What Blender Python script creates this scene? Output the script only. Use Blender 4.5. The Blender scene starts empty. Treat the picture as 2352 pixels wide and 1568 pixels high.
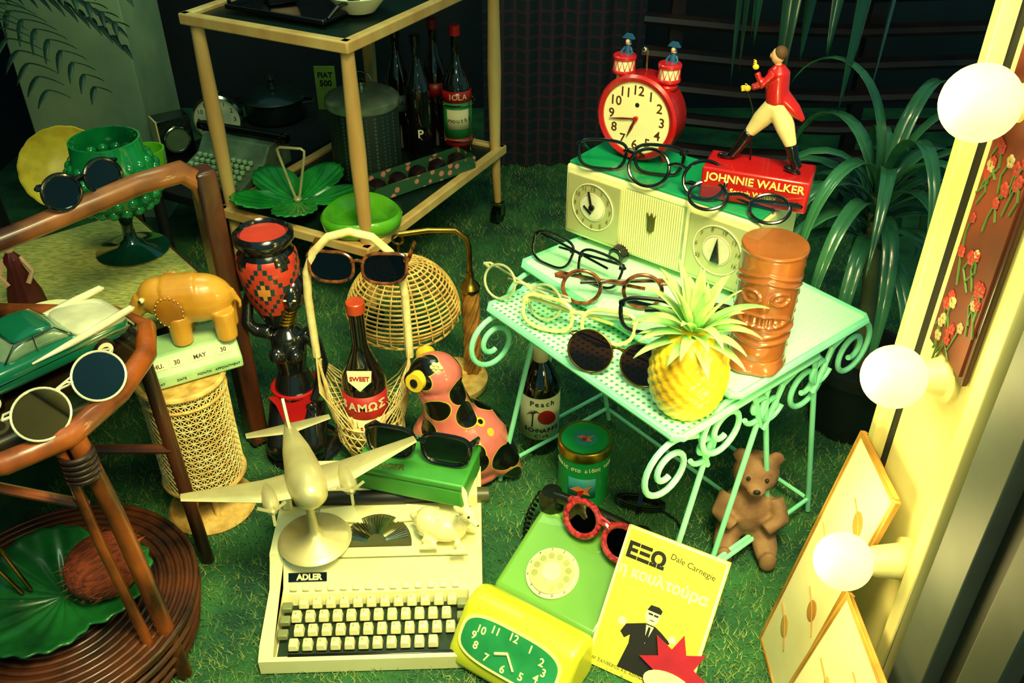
import bpy,bmesh,math,random
from mathutils import Vector as V, Matrix as M, Euler
R=random.Random(7)
rad=math.radians; pi=math.pi; sin=math.sin; cos=math.cos
sc=bpy.context.scene
sc.view_settings.view_transform='Standard'
COL=sc.collection
# ---------------------------------------------------------------- materials
def hx(h):
    h=h.lstrip('#'); c=[int(h[i:i+2],16)/255 for i in (0,2,4)]
    return tuple([x/12.92 if x<=.04045 else ((x+.055)/1.055)**2.4 for x in c])+(1,)
_m={}
def mat(name,col,rough=.5,metal=0,col2=None,ns=18,bump=0,bs=None,coat=0,es=0,kind='noise',stretch=(1,1,1),ramp=(.35,.65)):
    if name in _m: return _m[name]
    m=bpy.data.materials.new(name); m.use_nodes=True; nt=m.node_tree; N=nt.nodes; L=nt.links
    b=N['Principled BSDF']; c1=hx(col); c2=hx(col2) if col2 else tuple([x*.72 for x in c1[:3]])+(1,)
    tc=N.new('ShaderNodeTexCoord'); mp=N.new('ShaderNodeMapping'); mp.inputs['Scale'].default_value=stretch
    L.new(tc.outputs['Object'],mp.inputs[0])
    if kind=='dots':
        t=N.new('ShaderNodeTexVoronoi'); t.inputs['Scale'].default_value=ns; t.inputs['Randomness'].default_value=0; out=t.outputs['Distance']
    elif kind=='voro':
        t=N.new('ShaderNodeTexVoronoi'); t.inputs['Scale'].default_value=ns; out=t.outputs['Distance']
    else:
        t=N.new('ShaderNodeTexNoise'); t.inputs['Scale'].default_value=ns; t.inputs['Detail'].default_value=5; out=t.outputs['Fac']
    L.new(mp.outputs[0],t.inputs['Vector'])
    r=N.new('ShaderNodeValToRGB'); r.color_ramp.elements[0].position=ramp[0]; r.color_ramp.elements[1].position=ramp[1]
    r.color_ramp.elements[0].color=c2; r.color_ramp.elements[1].color=c1
    L.new(out,r.inputs[0]); L.new(r.outputs[0],b.inputs['Base Color'])
    b.inputs['Roughness'].default_value=rough; b.inputs['Metallic'].default_value=metal
    b.inputs['Coat Weight'].default_value=coat
    if bump:
        t2=N.new('ShaderNodeTexNoise'); t2.inputs['Scale'].default_value=bs or ns*3; L.new(mp.outputs[0],t2.inputs['Vector'])
        bp=N.new('ShaderNodeBump'); bp.inputs['Strength'].default_value=bump; bp.inputs['Distance'].default_value=.004
        L.new(t2.outputs['Fac'],bp.inputs['Height']); L.new(bp.outputs[0],b.inputs['Normal'])
    _m[name]=m; return m
def lensmat(name,col,fac):
    if name in _m: return _m[name]
    m=bpy.data.materials.new(name); m.use_nodes=True; nt=m.node_tree; N=nt.nodes; L=nt.links
    N.remove(N['Principled BSDF']); o=N['Material Output']
    t=N.new('ShaderNodeBsdfTransparent'); t.inputs[0].default_value=hx(col)
    g=N.new('ShaderNodeBsdfGlossy'); g.inputs['Roughness'].default_value=.03; g.inputs[0].default_value=(1,1,1,1)
    lw=N.new('ShaderNodeLayerWeight'); lw.inputs[0].default_value=fac
    x=N.new('ShaderNodeMixShader'); L.new(lw.outputs['Facing'],x.inputs[0]); L.new(t.outputs[0],x.inputs[1]); L.new(g.outputs[0],x.inputs[2]); L.new(x.outputs[0],o.inputs[0])
    _m[name]=m; return m
# ---------------------------------------------------------------- mesh builder
class B:
    def __init__(s): s.v=[];s.f=[];s.mi=[];s.m=0
    def mt(s,i): s.m=i; return s
    def add(s,vs,fs):
        o=len(s.v); s.v+= [V(p) for p in vs]; s.f+=[[i+o for i in f] for f in fs]; s.mi+=[s.m]*len(fs); return s
    def box(s,c,d,rot=(0,0,0)):
        r=Euler([rad(a) for a in rot]).to_matrix()
        vs=[V(c)+r@V((x*d[0]/2,y*d[1]/2,z*d[2]/2)) for x in(-1,1) for y in(-1,1) for z in(-1,1)]
        return s.add(vs,[(0,1,3,2),(4,6,7,5),(0,4,5,1),(2,3,7,6),(0,2,6,4),(1,5,7,3)])
    def tube(s,pts,r,n=8,closed=False,caps=True,flat=1):
        pts=[V(p) for p in pts]; k=len(pts); rr=r if isinstance(r,(list,tuple)) else [r]*k
        T=[]
        for i in range(k):
            a=pts[(i-1)%k] if closed or i>0 else pts[i]; b=pts[(i+1)%k] if closed or i<k-1 else pts[i]
            d=(b-a); T.append(d.normalized() if d.length>1e-9 else V((0,0,1)))
        u=T[0].orthogonal().normalized()
        if abs(T[0].z)<.9: u=(V((0,0,1))-T[0]*T[0].z).normalized()
        vs=[];
        for i in range(k):
            u=(u-T[i]*u.dot(T[i])); u=u.normalized() if u.length>1e-6 else T[i].orthogonal().normalized()
            w=T[i].cross(u)
            for j in range(n):
                a=2*pi*j/n; vs.append(pts[i]+(u*cos(a)*flat+w*sin(a))*rr[i])
        fs=[]
        for i in range(k if closed else k-1):
            for j in range(n):
                a=i*n+j;b=i*n+(j+1)%n;c=((i+1)%k)*n+(j+1)%n;d=((i+1)%k)*n+j; fs.append((a,d,c,b))
        if not closed and caps: fs.append(tuple(range(n))); fs.append(tuple(reversed(range((k-1)*n,k*n))))
        return s.add(vs,fs)
    def cyl(s,p0,p1,r0,r1=None,n=24): return s.tube([p0,p1],[r0,r0 if r1 is None else r1],n)
    def ring(s,c,Rr,r,n=8,k=32,axis='z',a0=0,a1=360,sx=1,sy=1):
        pts=[];cl=(a1-a0)>=360; kk=k if cl else k+1
        for i in range(kk):
            a=rad(a0+(a1-a0)*i/k); x=Rr*cos(a)*sx;y=Rr*sin(a)*sy
            pts.append(V(c)+(V((x,y,0)) if axis=='z' else V((x,0,y)) if axis=='y' else V((0,x,y))))
        return s.tube(pts,r,n,closed=cl)
    def lathe(s,prof,n=32,c=(0,0,0),fn=None):
        vs=[];fs=[];k=len(prof)
        for i,(r,z) in enumerate(prof):
            for j in range(n):
                a=2*pi*j/n; q=r*(fn(a,z) if fn else 1); vs.append((c[0]+q*cos(a),c[1]+q*sin(a),c[2]+z))
        for i in range(k-1):
            for j in range(n):
                fs.append((i*n+j,i*n+(j+1)%n,(i+1)*n+(j+1)%n,(i+1)*n+j))
        if prof[0][0]>1e-5: fs.append(tuple(reversed(range(n))))
        if prof[-1][0]>1e-5: fs.append(tuple(range((k-1)*n,k*n)))
        return s.add(vs,fs)
    def sph(s,c,r,n=20,m=12,rot=(0,0,0)):
        if not isinstance(r,(list,tuple)): r=(r,r,r)
        q=Euler([rad(a) for a in rot]).to_matrix(); vs=[];fs=[]
        vs.append(V(c)+q@V((0,0,r[2])))
        for i in range(1,m):
            for j in range(n):
                a=pi*i/m;b=2*pi*j/n; vs.append(V(c)+q@V((r[0]*sin(a)*cos(b),r[1]*sin(a)*sin(b),r[2]*cos(a))))
        vs.append(V(c)+q@V((0,0,-r[2]))); e=len(vs)-1
        for j in range(n): fs.append((0,1+j,1+(j+1)%n)); fs.append((e,1+(m-2)*n+(j+1)%n,1+(m-2)*n+j))
        for i in range(m-2):
            for j in range(n): a=1+i*n+j;b=1+i*n+(j+1)%n; fs.append((a,a+n,b+n,b))
        return s.add(vs,fs)
    def prism(s,poly,z0,z1):
        k=len(poly); vs=[(x,y,z0) for x,y in poly]+[(x,y,z1) for x,y in poly]
        fs=[tuple(reversed(range(k))),tuple(range(k,2*k))]+[(i,(i+1)%k,k+(i+1)%k,k+i) for i in range(k)]
        return s.add(vs,fs)
    def grid(s,fn,nu,nv,cu=False):
        vs=[fn(i/(nu if cu else nu-1) if nu>1 else 0,j/(nv-1)) for i in range(nu) for j in range(nv)]; fs=[]
        for i in range(nu if cu else nu-1):
            for j in range(nv-1):
                a=i*nv+j;b=((i+1)%nu)*nv+j; fs.append((a,b,b+1,a+1))
        return s.add(vs,fs)
    def leaf(s,p,d,L,w,droop,n=10,fold=.3,side=None,base=.5):
        p=V(p); d=V(d).normalized(); ds=L/n; vs=[];fs=[]
        sd=d.cross(V((0,0,1))); sd=V((1,0,0)) if sd.length<.05 else sd.normalized()
        if side: sd=V(side).normalized()
        for i in range(n+1):
            t=i/n; ww=w*(base+(1-base)*min(1,t*4))*(1-t**2.2)+.0004
            up=sd.cross(d).normalized()
            vs+= [p-sd*ww+up*ww*fold,p,p+sd*ww+up*ww*fold]
            p=p+d*ds; d=(d+V((0,0,-droop*ds*(1+t)))).normalized()
        for i in range(n):
            a=3*i; fs+=[(a,a+1,a+4,a+3),(a+1,a+2,a+5,a+4)]
        return s.add(vs,fs)
    def out(s,name,mats,parent=None,loc=(0,0,0),rot=(0,0,0),smooth=38,bevel=0,sub=0,solid=0,voxel=0,smit=6,label=None,bseg=2):
        me=bpy.data.meshes.new(name); me.from_pydata([tuple(v) for v in s.v],[],s.f)
        if not isinstance(mats,(list,tuple)): mats=[mats]
        for m_ in mats: me.materials.append(m_)
        for p,i in zip(me.polygons,s.mi): p.material_index=i
        me.update()
        bm=bmesh.new(); bm.from_mesh(me); bmesh.ops.remove_doubles(bm,verts=bm.verts,dist=1e-6)
        bmesh.ops.recalc_face_normals(bm,faces=bm.faces); bm.to_mesh(me); bm.free()
        for p in me.polygons: p.use_smooth=True
        if not voxel:
            try: me.set_sharp_from_angle(angle=rad(smooth))
            except Exception: pass
        o=bpy.data.objects.new(name,me); COL.objects.link(o); o.location=loc; o.rotation_euler=[rad(a) for a in rot]
        if parent: o.parent=parent
        if voxel:
            r=o.modifiers.new('r','REMESH'); r.mode='VOXEL'; r.voxel_size=voxel; r.use_smooth_shade=True
            if smit: q=o.modifiers.new('s','SMOOTH'); q.iterations=smit; q.factor=.5
        if bevel: b=o.modifiers.new('b','BEVEL'); b.width=bevel; b.segments=bseg; b.limit_method='ANGLE'; b.angle_limit=rad(40)
        if solid: b=o.modifiers.new('so','SOLIDIFY'); b.thickness=solid; b.offset=0
        if sub: b=o.modifiers.new('su','SUBSURF'); b.levels=sub; b.render_levels=sub
        if label: o['label']=label
        return o
def thing(name,label,cat,loc,rz=0,group=None,rot=None,scale=1):
    e=bpy.data.objects.new(name,None); e.empty_display_size=.02; COL.objects.link(e); e.location=loc
    e.rotation_euler=[rad(a) for a in (rot or (0,0,rz))]; e.scale=(scale,)*3
    e['label']=label; e['category']=cat
    if group: e['group']=group
    return e
def structure(o): o['kind']='structure'; return o
LET=[]
def letter(parent,name,items,m,ext=.0003,bold=0):
    """items: (text,size,loc,rot)"""
    LET.append((parent,name,items,m,ext,bold))
def do_letters():
    tmp=[]
    for parent,name,items,m,ext,bold in LET:
        L=[]
        for it in items:
            body,size,loc,rot=it[:4]
            cu=bpy.data.curves.new('t','FONT'); cu.body=body; cu.size=size; cu.align_x='CENTER'; cu.align_y='CENTER'; cu.extrude=ext; cu.offset=bold*size; cu.resolution_u=3
            o=bpy.data.objects.new('t',cu); COL.objects.link(o); L.append((o,M.Translation(V(loc))@Euler([rad(a) for a in rot]).to_matrix().to_4x4()))
        tmp.append(L)
    bpy.context.view_layer.update(); dg=bpy.context.evaluated_depsgraph_get()
    for (parent,name,items,m,ext,bold),L in zip(LET,tmp):
        bm=bmesh.new()
        for o,X in L:
            me=bpy.data.meshes.new_from_object(o.evaluated_get(dg)); me.transform(X); bm.from_mesh(me); bpy.data.meshes.remove(me)
        me=bpy.data.meshes.new(name); bm.to_mesh(me); bm.free(); me.materials.clear(); me.materials.append(m)
        ob=bpy.data.objects.new(name,me); COL.objects.link(ob); ob.parent=parent
    for L in tmp:
        for o,X in L:
            c=o.data; bpy.data.objects.remove(o); bpy.data.curves.remove(c)
# ---------------------------------------------------------------- palette
WHITE=mat('cream_enamel','#f8f4ba',.42,coat=.2,col2='#eee8a6',ns=6)
CREAM=mat('cream_paint','#f0e8a0',.5,col2='#d8cc84',ns=4)
MINT=mat('mint_painted_metal','#94efc4',.4,col2='#7ce0b0',ns=8)
MINTP=mat('mint_perforated_sheet','#bcfad2',.45,col2='#3f9d7c',ns=80,kind='dots',ramp=(.24,.31))
BLACK=mat('black_plastic','#08090c',.2,coat=.5,col2='#050508')
DARK=mat('dark_matter','#0a1416',.6,col2='#060b0e')
CHROME=mat('chrome','#c9cfae',.15,1,col2='#a8ae90')
PWIRE=mat('pale_wire','#d8cf9a',.35,.3,col2='#b8ae7c')
BRASS=mat('aged_brass','#b08f3e',.3,1,col2='#6e5520')
GOLD=mat('gold','#e0bb4a',.3,1,col2='#b08f30')
RED=mat('red_enamel','#c8181a',.3,coat=.5,col2='#a80f14',ns=5)
DRED=mat('dark_red','#8c1418',.4)
GREEN=mat('green_glazed_ceramic','#25a43e',.22,coat=.6,col2='#10782e',ns=14)
DGREEN=mat('deep_green_glaze','#1c7030',.3,coat=.4,col2='#0a3c20',ns=10)
LIME=mat('lime_glazed_ceramic','#6ecc2c',.25,coat=.6,col2='#4dac20',ns=10)
GGL=mat('green_pressed_glass','#12984a',.12,coat=.8,col2='#066034',ns=9)
DGL=mat('dark_bottle_glass','#0b1210',.08,coat=1,col2='#10060a')
WOODL=mat('pale_beech_wood','#f0ce80',.45,col2='#d4a05a',ns=5,stretch=(2,2,.5))
WOODD=mat('dark_stained_wood','#5a2c16',.4,col2='#24120e',ns=7,stretch=(3,3,.6),coat=.3)
RATT=mat('brown_rattan','#a4521c',.35,col2='#301408',ns=12,bump=.4,coat=.4,stretch=(1,1,.5))
DRATT=mat('dark_coiled_rattan','#5e2e12',.4,col2='#180c08',ns=10,bump=.3,coat=.3)
STRAW=mat('straw_wicker','#f2cc74',.55,col2='#c49444',ns=40,bump=.3)
CANE=mat('woven_cane','#fae6a0',.5,col2='#dcba66',ns=50)
YEL=mat('yellow_ceramic','#f8de3c',.35,coat=.4,col2='#dcaa20',ns=12)
CLEAR=lensmat('clear_lens','#f4fbf0',.22); SUN=lensmat('dark_sun_lens','#0c0808',.3); BRN=lensmat('brown_sun_lens','#3a1408',.25); MIRL=lensmat('mirrored_lens','#0a1a34',.6)
INK=mat('black_ink','#0b0b0b',.6); INKR=mat('red_ink','#c01c1c',.6); PAPER=mat('cream_paper','#f3efc0',.7,col2='#e6dfa8',ns=5)
# ---------------------------------------------------------------- room
CARP=mat('green_grass_carpet','#2f6e38',.95,col2='#124432',ns=9,bump=1,bs=240)
structure(B().box((0,2.0,-.02),(5,5,.04)).out('floor',CARP))
WALLM=mat('dark_teal_wall','#0d2028',.8,col2='#061018',ns=3)
structure(B().box((0,3.75,1),(5,.08,2.4)).out('wall_back',WALLM))
structure(B().box((-1.9,2.0,1),(.08,5,2.4)).out('wall_left',WALLM))
PIL=mat('pale_pillar','#a4b888',.7,col2='#6e8c70',ns=3)
structure(B().box((-1.31,2.86,1),(.36,.3,2)).out('trim_1',PIL,bevel=.004))
vs=[];fs=[]
for i in range(80000):
    x=R.uniform(-1.0,1.1);y=.85+2.3*R.random()**1.7; a=R.uniform(0,2*pi); l=R.uniform(.006,.016); w=.0012
    tx=R.uniform(-.013,.013);ty=R.uniform(-.013,.013); k=len(vs)
    vs+=[(x-w*cos(a),y-w*sin(a),0),(x+w*cos(a),y+w*sin(a),0),(x+tx,y+ty,l)]; fs.append((k,k+1,k+2))
me=bpy.data.meshes.new('carpet_pile'); me.from_pydata(vs,[],fs); me.materials.append(mat('carpet_fibre','#98ac58',.9,col2='#1f6440',ns=7,ramp=(.3,.72)))
o=bpy.data.objects.new('carpet_pile',me); COL.objects.link(o); o['kind']='stuff'; o['label']='short green grass-like carpet pile on the floor'; o['category']='carpet'
structure(B().box((.60,.97,.75),(.08,.22,1.7)).out('wall_right',CREAM,bevel=.003))
STEEL=mat('grey_window_metal','#5a6660',.55,.2,col2='#39423f',ns=3)
b=B()
b.mt(1).box((.59,.865,.75),(.06,.03,1.7)); b.mt(0).box((.58,.835,.75),(.08,.03,1.7)); b.mt(1).box((.59,.805,.75),(.06,.03,1.7))
b.mt(2).box((.575,.75,.75),(.09,.07,1.7)); b.mt(1).box((.58,.69,.75),(.06,.05,1.7)); b.mt(2).box((.57,.62,.75),(.1,.06,1.7)); b.mt(1).box((.58,.44,.75),(.08,.30,1.7))
structure(b.out('window_1',[CREAM,DARK,STEEL],bevel=.003))
structure(B().box((.556,1.066,.75),(.012,.02,1.7)).out('trim_2',CREAM,bevel=.002))
structure(B().box((.557,1.02,.75),(.008,.006,1.7)).out('trim_3',DARK))
t=thing('painted_mirror','framed mirror on cream panel, its reflection of red flowers painted on dark brown','picture',(.555,.94,.91))  # mirror: reflected flowers and brown tone are painted on, nothing is mirrored
FP=mat('brown_red_reflection','#4e2418',.5,col2='#7a3420',ns=6)
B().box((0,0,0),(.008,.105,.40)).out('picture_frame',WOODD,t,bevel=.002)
B().box((-.005,0,0),(.004,.09,.38)).out('mirror_panel',FP,t)
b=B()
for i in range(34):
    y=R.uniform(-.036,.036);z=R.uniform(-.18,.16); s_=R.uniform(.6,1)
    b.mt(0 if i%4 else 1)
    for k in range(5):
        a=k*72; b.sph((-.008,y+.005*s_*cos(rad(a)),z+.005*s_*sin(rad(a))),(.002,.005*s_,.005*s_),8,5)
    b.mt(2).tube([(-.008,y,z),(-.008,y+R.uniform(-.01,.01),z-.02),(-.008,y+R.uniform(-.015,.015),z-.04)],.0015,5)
b.out('flower_reflection',[mat('brick_red_paint','#9a2418',.6),mat('dull_cream_paint','#a89868',.6),mat('olive_paint','#4a6a28',.6)],t)
# bulbs
BULB=bpy.data.materials.new('glowing_bulb_glass'); BULB.use_nodes=True; NT=BULB.node_tree; nb=NT.nodes['Principled BSDF']
lw=NT.nodes.new('ShaderNodeTexNoise'); lw.inputs['Scale'].default_value=4; rr_=NT.nodes.new('ShaderNodeValToRGB'); rr_.color_ramp.elements[0].color=(1,.85,.26,1); rr_.color_ramp.elements[1].color=(1,.9,.38,1); NT.links.new(lw.outputs['Fac'],rr_.inputs[0]); NT.links.new(rr_.outputs[0],nb.inputs['Emission Color'])
nb.inputs['Emission Strength'].default_value=1.3; nb.inputs['Base Color'].default_value=(.9,.7,.25,1); nb.inputs['Roughness'].default_value=.6
for (x,y,z,r) in [(.505,.955,1.045,.042),(.49,.935,.69,.041),(.468,.88,.405,.041)]:
    t=thing('light_bulb','glowing round globe bulb in a cream socket on the panel','light bulb',(x,y,z),group='globe bulbs on the cream panel')
    B().sph((0,0,0),r,32,20).out('globe',BULB,t)
    w=.56-x
    B().lathe([(.018,r*.85),(.022,r+.004),(.026,w-.012),(.034,w-.008),(.034,w)],32).out('socket',CREAM,t,rot=(0,90,0))
    l=bpy.data.lights.new('bulb_light','POINT'); l.energy=3.4; l.color=(1,.80,.28); l.shadow_soft_size=.05
    lo=bpy.data.objects.new('bulb_light',l); COL.objects.link(lo); lo.location=(x-.085,y+.01,z+.01)
def lprint(y0,y1,h,xb,lean,label,k):
    t=thing('framed_print',label,'picture frame',(xb,(y0+y1)/2,0),rot=(0,lean,0)); w=y1-y0
    FR=mat('gilt_frame','#d8a850',.4,.2,col2='#9a6a28',ns=10)
    b=B()
    for yy in(-w/2+.004,w/2-.004): b.box((0,yy,h/2),(.010,.008,h))
    for zz in(.004,h-.004): b.box((0,0,zz),(.010,w-.016,.008))
    b.out('picture_frame',FR,t,bevel=.002)
    B().box((0,0,h/2),(.005,w-.014,h-.014)).out('print_sheet',PAPER,t)
    for i in range(k):
        b=B(); z=h*(.2+.6*i/max(1,k-1)); yy=(-1)**i*w*.15
        b.mt(i%2).sph((-.003,yy,z),(.001,w*.10,h*.04),16,8,rot=(30*(i%3-1),0,0)); b.mt(1).tube([(-.004,yy-w*.2,z-h*.05),(-.004,yy,z+.005),(-.004,yy+w*.22,z+h*.04)],.001,5)
        b.out('print_motif',[mat('pale_ochre_ink','#e0b860',.7),mat('tan_ink','#c08a3a',.7)],t)
lprint(.905,1.06,.50,.455,9,'gilt framed cream print leaning on the cream panel',4)
lprint(.66,.895,.33,.43,12,'low gilt framed cream drawing leaning against window frame',4)
# ---------------------------------------------------------------- nesting tables
def table(loc,rz,lx,ly,h,label):
    t=thing('nesting_table',label,'table',loc,rz,group='nested mint metal tables')
    b=B(); b.box((0,0,h-.004),(lx-.01,ly-.01,.006)); b.out('table_top',MINTP,t)
    b=B(); r=.007; b.tube([(-lx/2+.01,-ly/2,h-.005),(lx/2-.01,-ly/2,h-.005),(lx/2,-ly/2+.01,h-.005),(lx/2,ly/2-.01,h-.005),(lx/2-.01,ly/2,h-.005),(-lx/2+.01,ly/2,h-.005),(-lx/2,ly/2-.01,h-.005),(-lx/2,-ly/2+.01,h-.005)],r,8,closed=True); b.out('table_rim',MINT,t)
    for sx in(-1,1):
        x=sx*(lx/2-.02)
        for sy in(-1,1):
            B().tube([(x,sy*.055,h-.008),(x+sx*.008,sy*(ly/2-.02),.006)],.0054,10).out('leg',MINT,t)
            b=B(); yc=sy*(ly/2-.004);zc=h-.082; pts=[(x+sx*.004,sy*.075,h-.13),(x+sx*.004,sy*(ly/2-.075),h-.045)]
            for i in range(40):
                a=rad(115-i*15); rr=.062*(1-i/52); pts.append((x+sx*.004,yc+sy*rr*cos(a),zc+rr*sin(a)))
            b.tube(pts,.0054,8); b.out('scroll',MINT,t)
            if sx>0:
                b=B(); pts=[]
                for i in range(30):
                    a=rad(200+i*14); rr=.034*(1-i/40); pts.append((x+sx*.002,sy*(ly/2-.095)-sy*rr*cos(a),h-.085+rr*sin(a)))
                b.tube(pts,.005,8); b.out('inner_scroll',MINT,t)
        B().tube([(x+sx*.007,-(ly/2-.03),.045),(x+sx*.007,ly/2-.03,.045)],.0045,8).out('stretcher',MINT,t)
    B().tube([(-lx/2+.02,ly/2-.03,.045),(lx/2-.02,ly/2-.03,.045)],.0045,8).out('stretcher',MINT,t)
    return t
table((.248,1.3845,0),-51.3,.492,.367,.462,'mint green perforated metal table with scrolled legs, lower one')
table((.331,1.4745,0),-51.3,.547,.367,.492,'mint green perforated metal table holding the radio')
# ---------------------------------------------------------------- radio
UZ=.494
t=thing('radio','cream clock radio with green top and round dials on mint table','radio',(.3216,1.609,UZ),-39.04)
TEAL=mat('green_plastic_top','#12a06a',.35,coat=.3,col2='#0c8a58',ns=4)
PALE=mat('pale_dial','#d0cf96',.35,.3,col2='#b4b47c',ns=5)
b=B().box((0,0,.087),(.415,.17,.15)); b.out('cabinet',WHITE,t,bevel=.006)
for x in(-.17,.17):
    for y in(-.06,.06): B().cyl((x,y,0),(x,y,.014),.008,n=12).out('foot',BLACK,t)
B().box((0,.002,.165),(.407,.164,.006)).out('top_panel',TEAL,t,bevel=.002)
b=B()
for i in range(27): b.box((-.068+i*.0049,-.0865,.085),(.0024,.004,.13))
b.out('speaker_grille',WHITE,t)
b=B().box((0,-.0855,.085),(.132,.001,.134)); b.out('grille_backing',mat('grille_shadow','#9fb88a',.6),t)
for sx,nm in((-1,'clock_dial'),(1,'tuner_dial')):
    x=sx*.137
    b=B().box((x,-.087,.085),(.125,.004,.125)); b.out('dial_panel',PALE,t,bevel=.002,label='pale square dial panel')
    b=B().mt(0).ring((x,-.0905,.09),.048,.0012,6,48,'y').ring((x,-.0905,.09),.028,.001,6,48,'y')
    b.cyl((x,-.089,.09),(x,-.0915,.09),.026,n=32); dl=b.out(nm,mat('dial_cream','#f3efc9',.4),t)
    if sx<0:
        B().box((x-.010,-.094,.083),(.022,.002,.004),(0,35,0)).out('hour_hand',BLACK,dl)
        B().box((x-.004,-.0945,.106),(.004,.002,.034),(0,-15,0)).cyl((x,-.09,.09),(x,-.096,.09),.006).out('minute_hand',BLACK,dl)
        letter(t,'numerals',[(str(n),.012,(x+.041*sin(rad(30*n)),-.0915,.09+.041*cos(rad(30*n))),(90,0,0)) for n in range(1,13)],mat('bronze_ink','#6d6423',.5))
    else:
        B().prism([(-.009,-.02),(.009,-.02),(0,.028)],0,.003).out('tuning_pointer',BLACK,dl,loc=(x,-.093,.088),rot=(90,0,0))
        letter(t,'numerals',[(s_,.011,(x+.042*sin(rad(a)),-.0915,.09+.042*cos(rad(a))),(90,0,0)) for s_,a in zip(['55','6','7','8','10','12','14','16'],range(-120,121,34))],mat('bronze_ink','#6d6423',.5))
kn=B().cyl((-.066,-.085,.012),(-.066,-.108,.012),.019,.017,n=28).out('knob',BLACK,t,bevel=.002)
B().cyl((-.066,-.1085,.012),(-.066,-.1095,.012),.010,n=28).out('knob_cap',CHROME,kn)
B().cyl((-.2,-.06,.07),(-.218,-.06,.07),.011).out('side_knob',BRASS,t)
b=B().prism([(-.007,-.016),(0,-.022),(.007,-.016),(.008,.006),(.010,.018),(.004,.010),(0,.020),(-.004,.010),(-.010,.018),(-.008,.006)],0,.003); b.out('crown_emblem',mat('dark_gold','#6f6a2c',.4,.6),t,loc=(-.004,-.0885,.10),rot=(90,0,0))
# ---------------------------------------------------------------- alarm clock
RT=UZ+.169
t=thing('alarm_clock','red twin-drum alarm clock with cream face on the radio','clock',(.252,1.695,RT),-33,scale=.93)
S_=.088;cz=.092
b=B().lathe([(0,-.03),(S_*.93,-.03),(S_,-.022),(S_,.022),(S_*1.02,.03),(S_*.96,.036),(S_*.86,.033),(S_*.86,.028),(0,.028)],48)
b.out('case',RED,t,loc=(0,0,cz),rot=(90,0,0))
B().lathe([(0,.028),(S_*.855,.028),(S_*.855,.0295),(0,.0295)],48).out('dial',mat('cream_dial','#fbf5c0',.5,col2='#f0e8a8',ns=4),t,loc=(0,0,cz),rot=(90,0,0))
letter(t,'numerals',[(str(n),.0275,(.057*sin(rad(30*n)),-.0298,cz+.057*cos(rad(30*n))),(90,0,0)) for n in range(1,13)],mat('brown_ink','#5a2a10',.6),bold=.012)
def hand(a,l,w): 
    a=rad(a); return [(0,-.0325,cz),(l*.5*sin(a),-.0325,cz+l*.5*cos(a)),(l*sin(a),-.0325,cz+l*cos(a))],[w*.6,w,.0006]
for nm,a,l,w in(('minute_hand',260,.062,.0022),('hour_hand',203,.046,.0034),('alarm_hand',205,.036,.0018)):
    p,r=hand(a,l,w); B().tube(p,r,8).out(nm,mat('red_brown','#7a1410',.4),t)
B().cyl((0,-.029,cz),(0,-.036,cz),.005).out('hand_hub',RED,t)
B().cyl((0,-.0295,cz+.028),(0,-.0305,cz+.028),.0045).out('alarm_hole',INK,t)
for x in(-.05,.05): B().tube([(x*.9,0,.03),(x*1.15,0,.0)],[.008,.004],10).out('foot',RED,t)
STR=mat('red_white_drum','#f4efc8',.4)
BLUE=mat('blue_cloth','#1b5a8a',.5); SKIN=mat('painted_skin','#e6b58a',.5)
for x in(-.05,.05):
    z0=cz+.066
    B().tube([(x*.9,0,z0-.01),(x,0,z0+.012)],.004,8).out('drum_post',RED,t)
    b=B().mt(1).lathe([(.022,0),(.024,.002),(.024,.006),(.022,.008)],24,(x,0,z0+.012)).mt(0).lathe([(.021,.008),(.021,.028)],24,(x,0,z0+.012)).mt(1).lathe([(.022,.028),(.024,.030),(.024,.035),(.022,.037)],24,(x,0,z0+.012))
    for k in range(12):
        a=k*pi/6; a2=a+pi/12; b.tube([(x+.0215*cos(a),.0215*sin(a),z0+.02),(x+.0215*cos(a2),.0215*sin(a2),z0+.040),(x+.0215*cos(a+pi/6),.0215*sin(a+pi/6),z0+.02)],.0009,4)
    b.out('drum',[STR,RED],t)
    y=.012; q=z0+.045
    b=B().sph((x,y,q+.026),(.0062,.0062,.0075),12,8).tube([(x,y,q),(x,y,q+.02)],[.0085,.005],10)
    b.tube([(x-.006,y,q+.015),(x-.012,y-.004,q+.006),(x-.006,y-.014,q+.002)],.0026,6).tube([(x+.006,y,q+.015),(x+.012,y-.004,q+.006),(x+.006,y-.014,q+.002)],.0026,6); df=b.out('drummer_figure',BLUE,t)
    B().lathe([(.006,0),(.0055,.004),(.002,.008),(0,.0085)],12,(x,y,q+.022)).sph((x,y-.004,q+.027),(.0045,.004,.005),10,6).out('drummer_head',SKIN,df)
    B().prism([(-.013,0),(.013,0),(.006,.009),(-.006,.009)],-.004,.004).out('drummer_hat',BLUE,df,loc=(x,y,q+.033),rot=(90,0,0))
B().tube([(0,0,cz+.08),(0,0,cz+.13),(-.008,0,cz+.135)],.002,6).sph((-.006,0,cz+.132),.006).out('hammer',CHROME,t)
b=B().sph((-.056,.02,cz+.05),(.02,.02,.024)).box((-.062,.02,cz+.078),(.02,.02,.03)); b.out('bell_bracket',mat('pale_yellow_metal','#e8d47a',.4),t,voxel=.002)
B().lathe([(0,0),(.02,0),(.022,.006),(.015,.014),(0,.016)],24).out('bell',RED,t,loc=(.048,.0,cz+.064))
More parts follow.
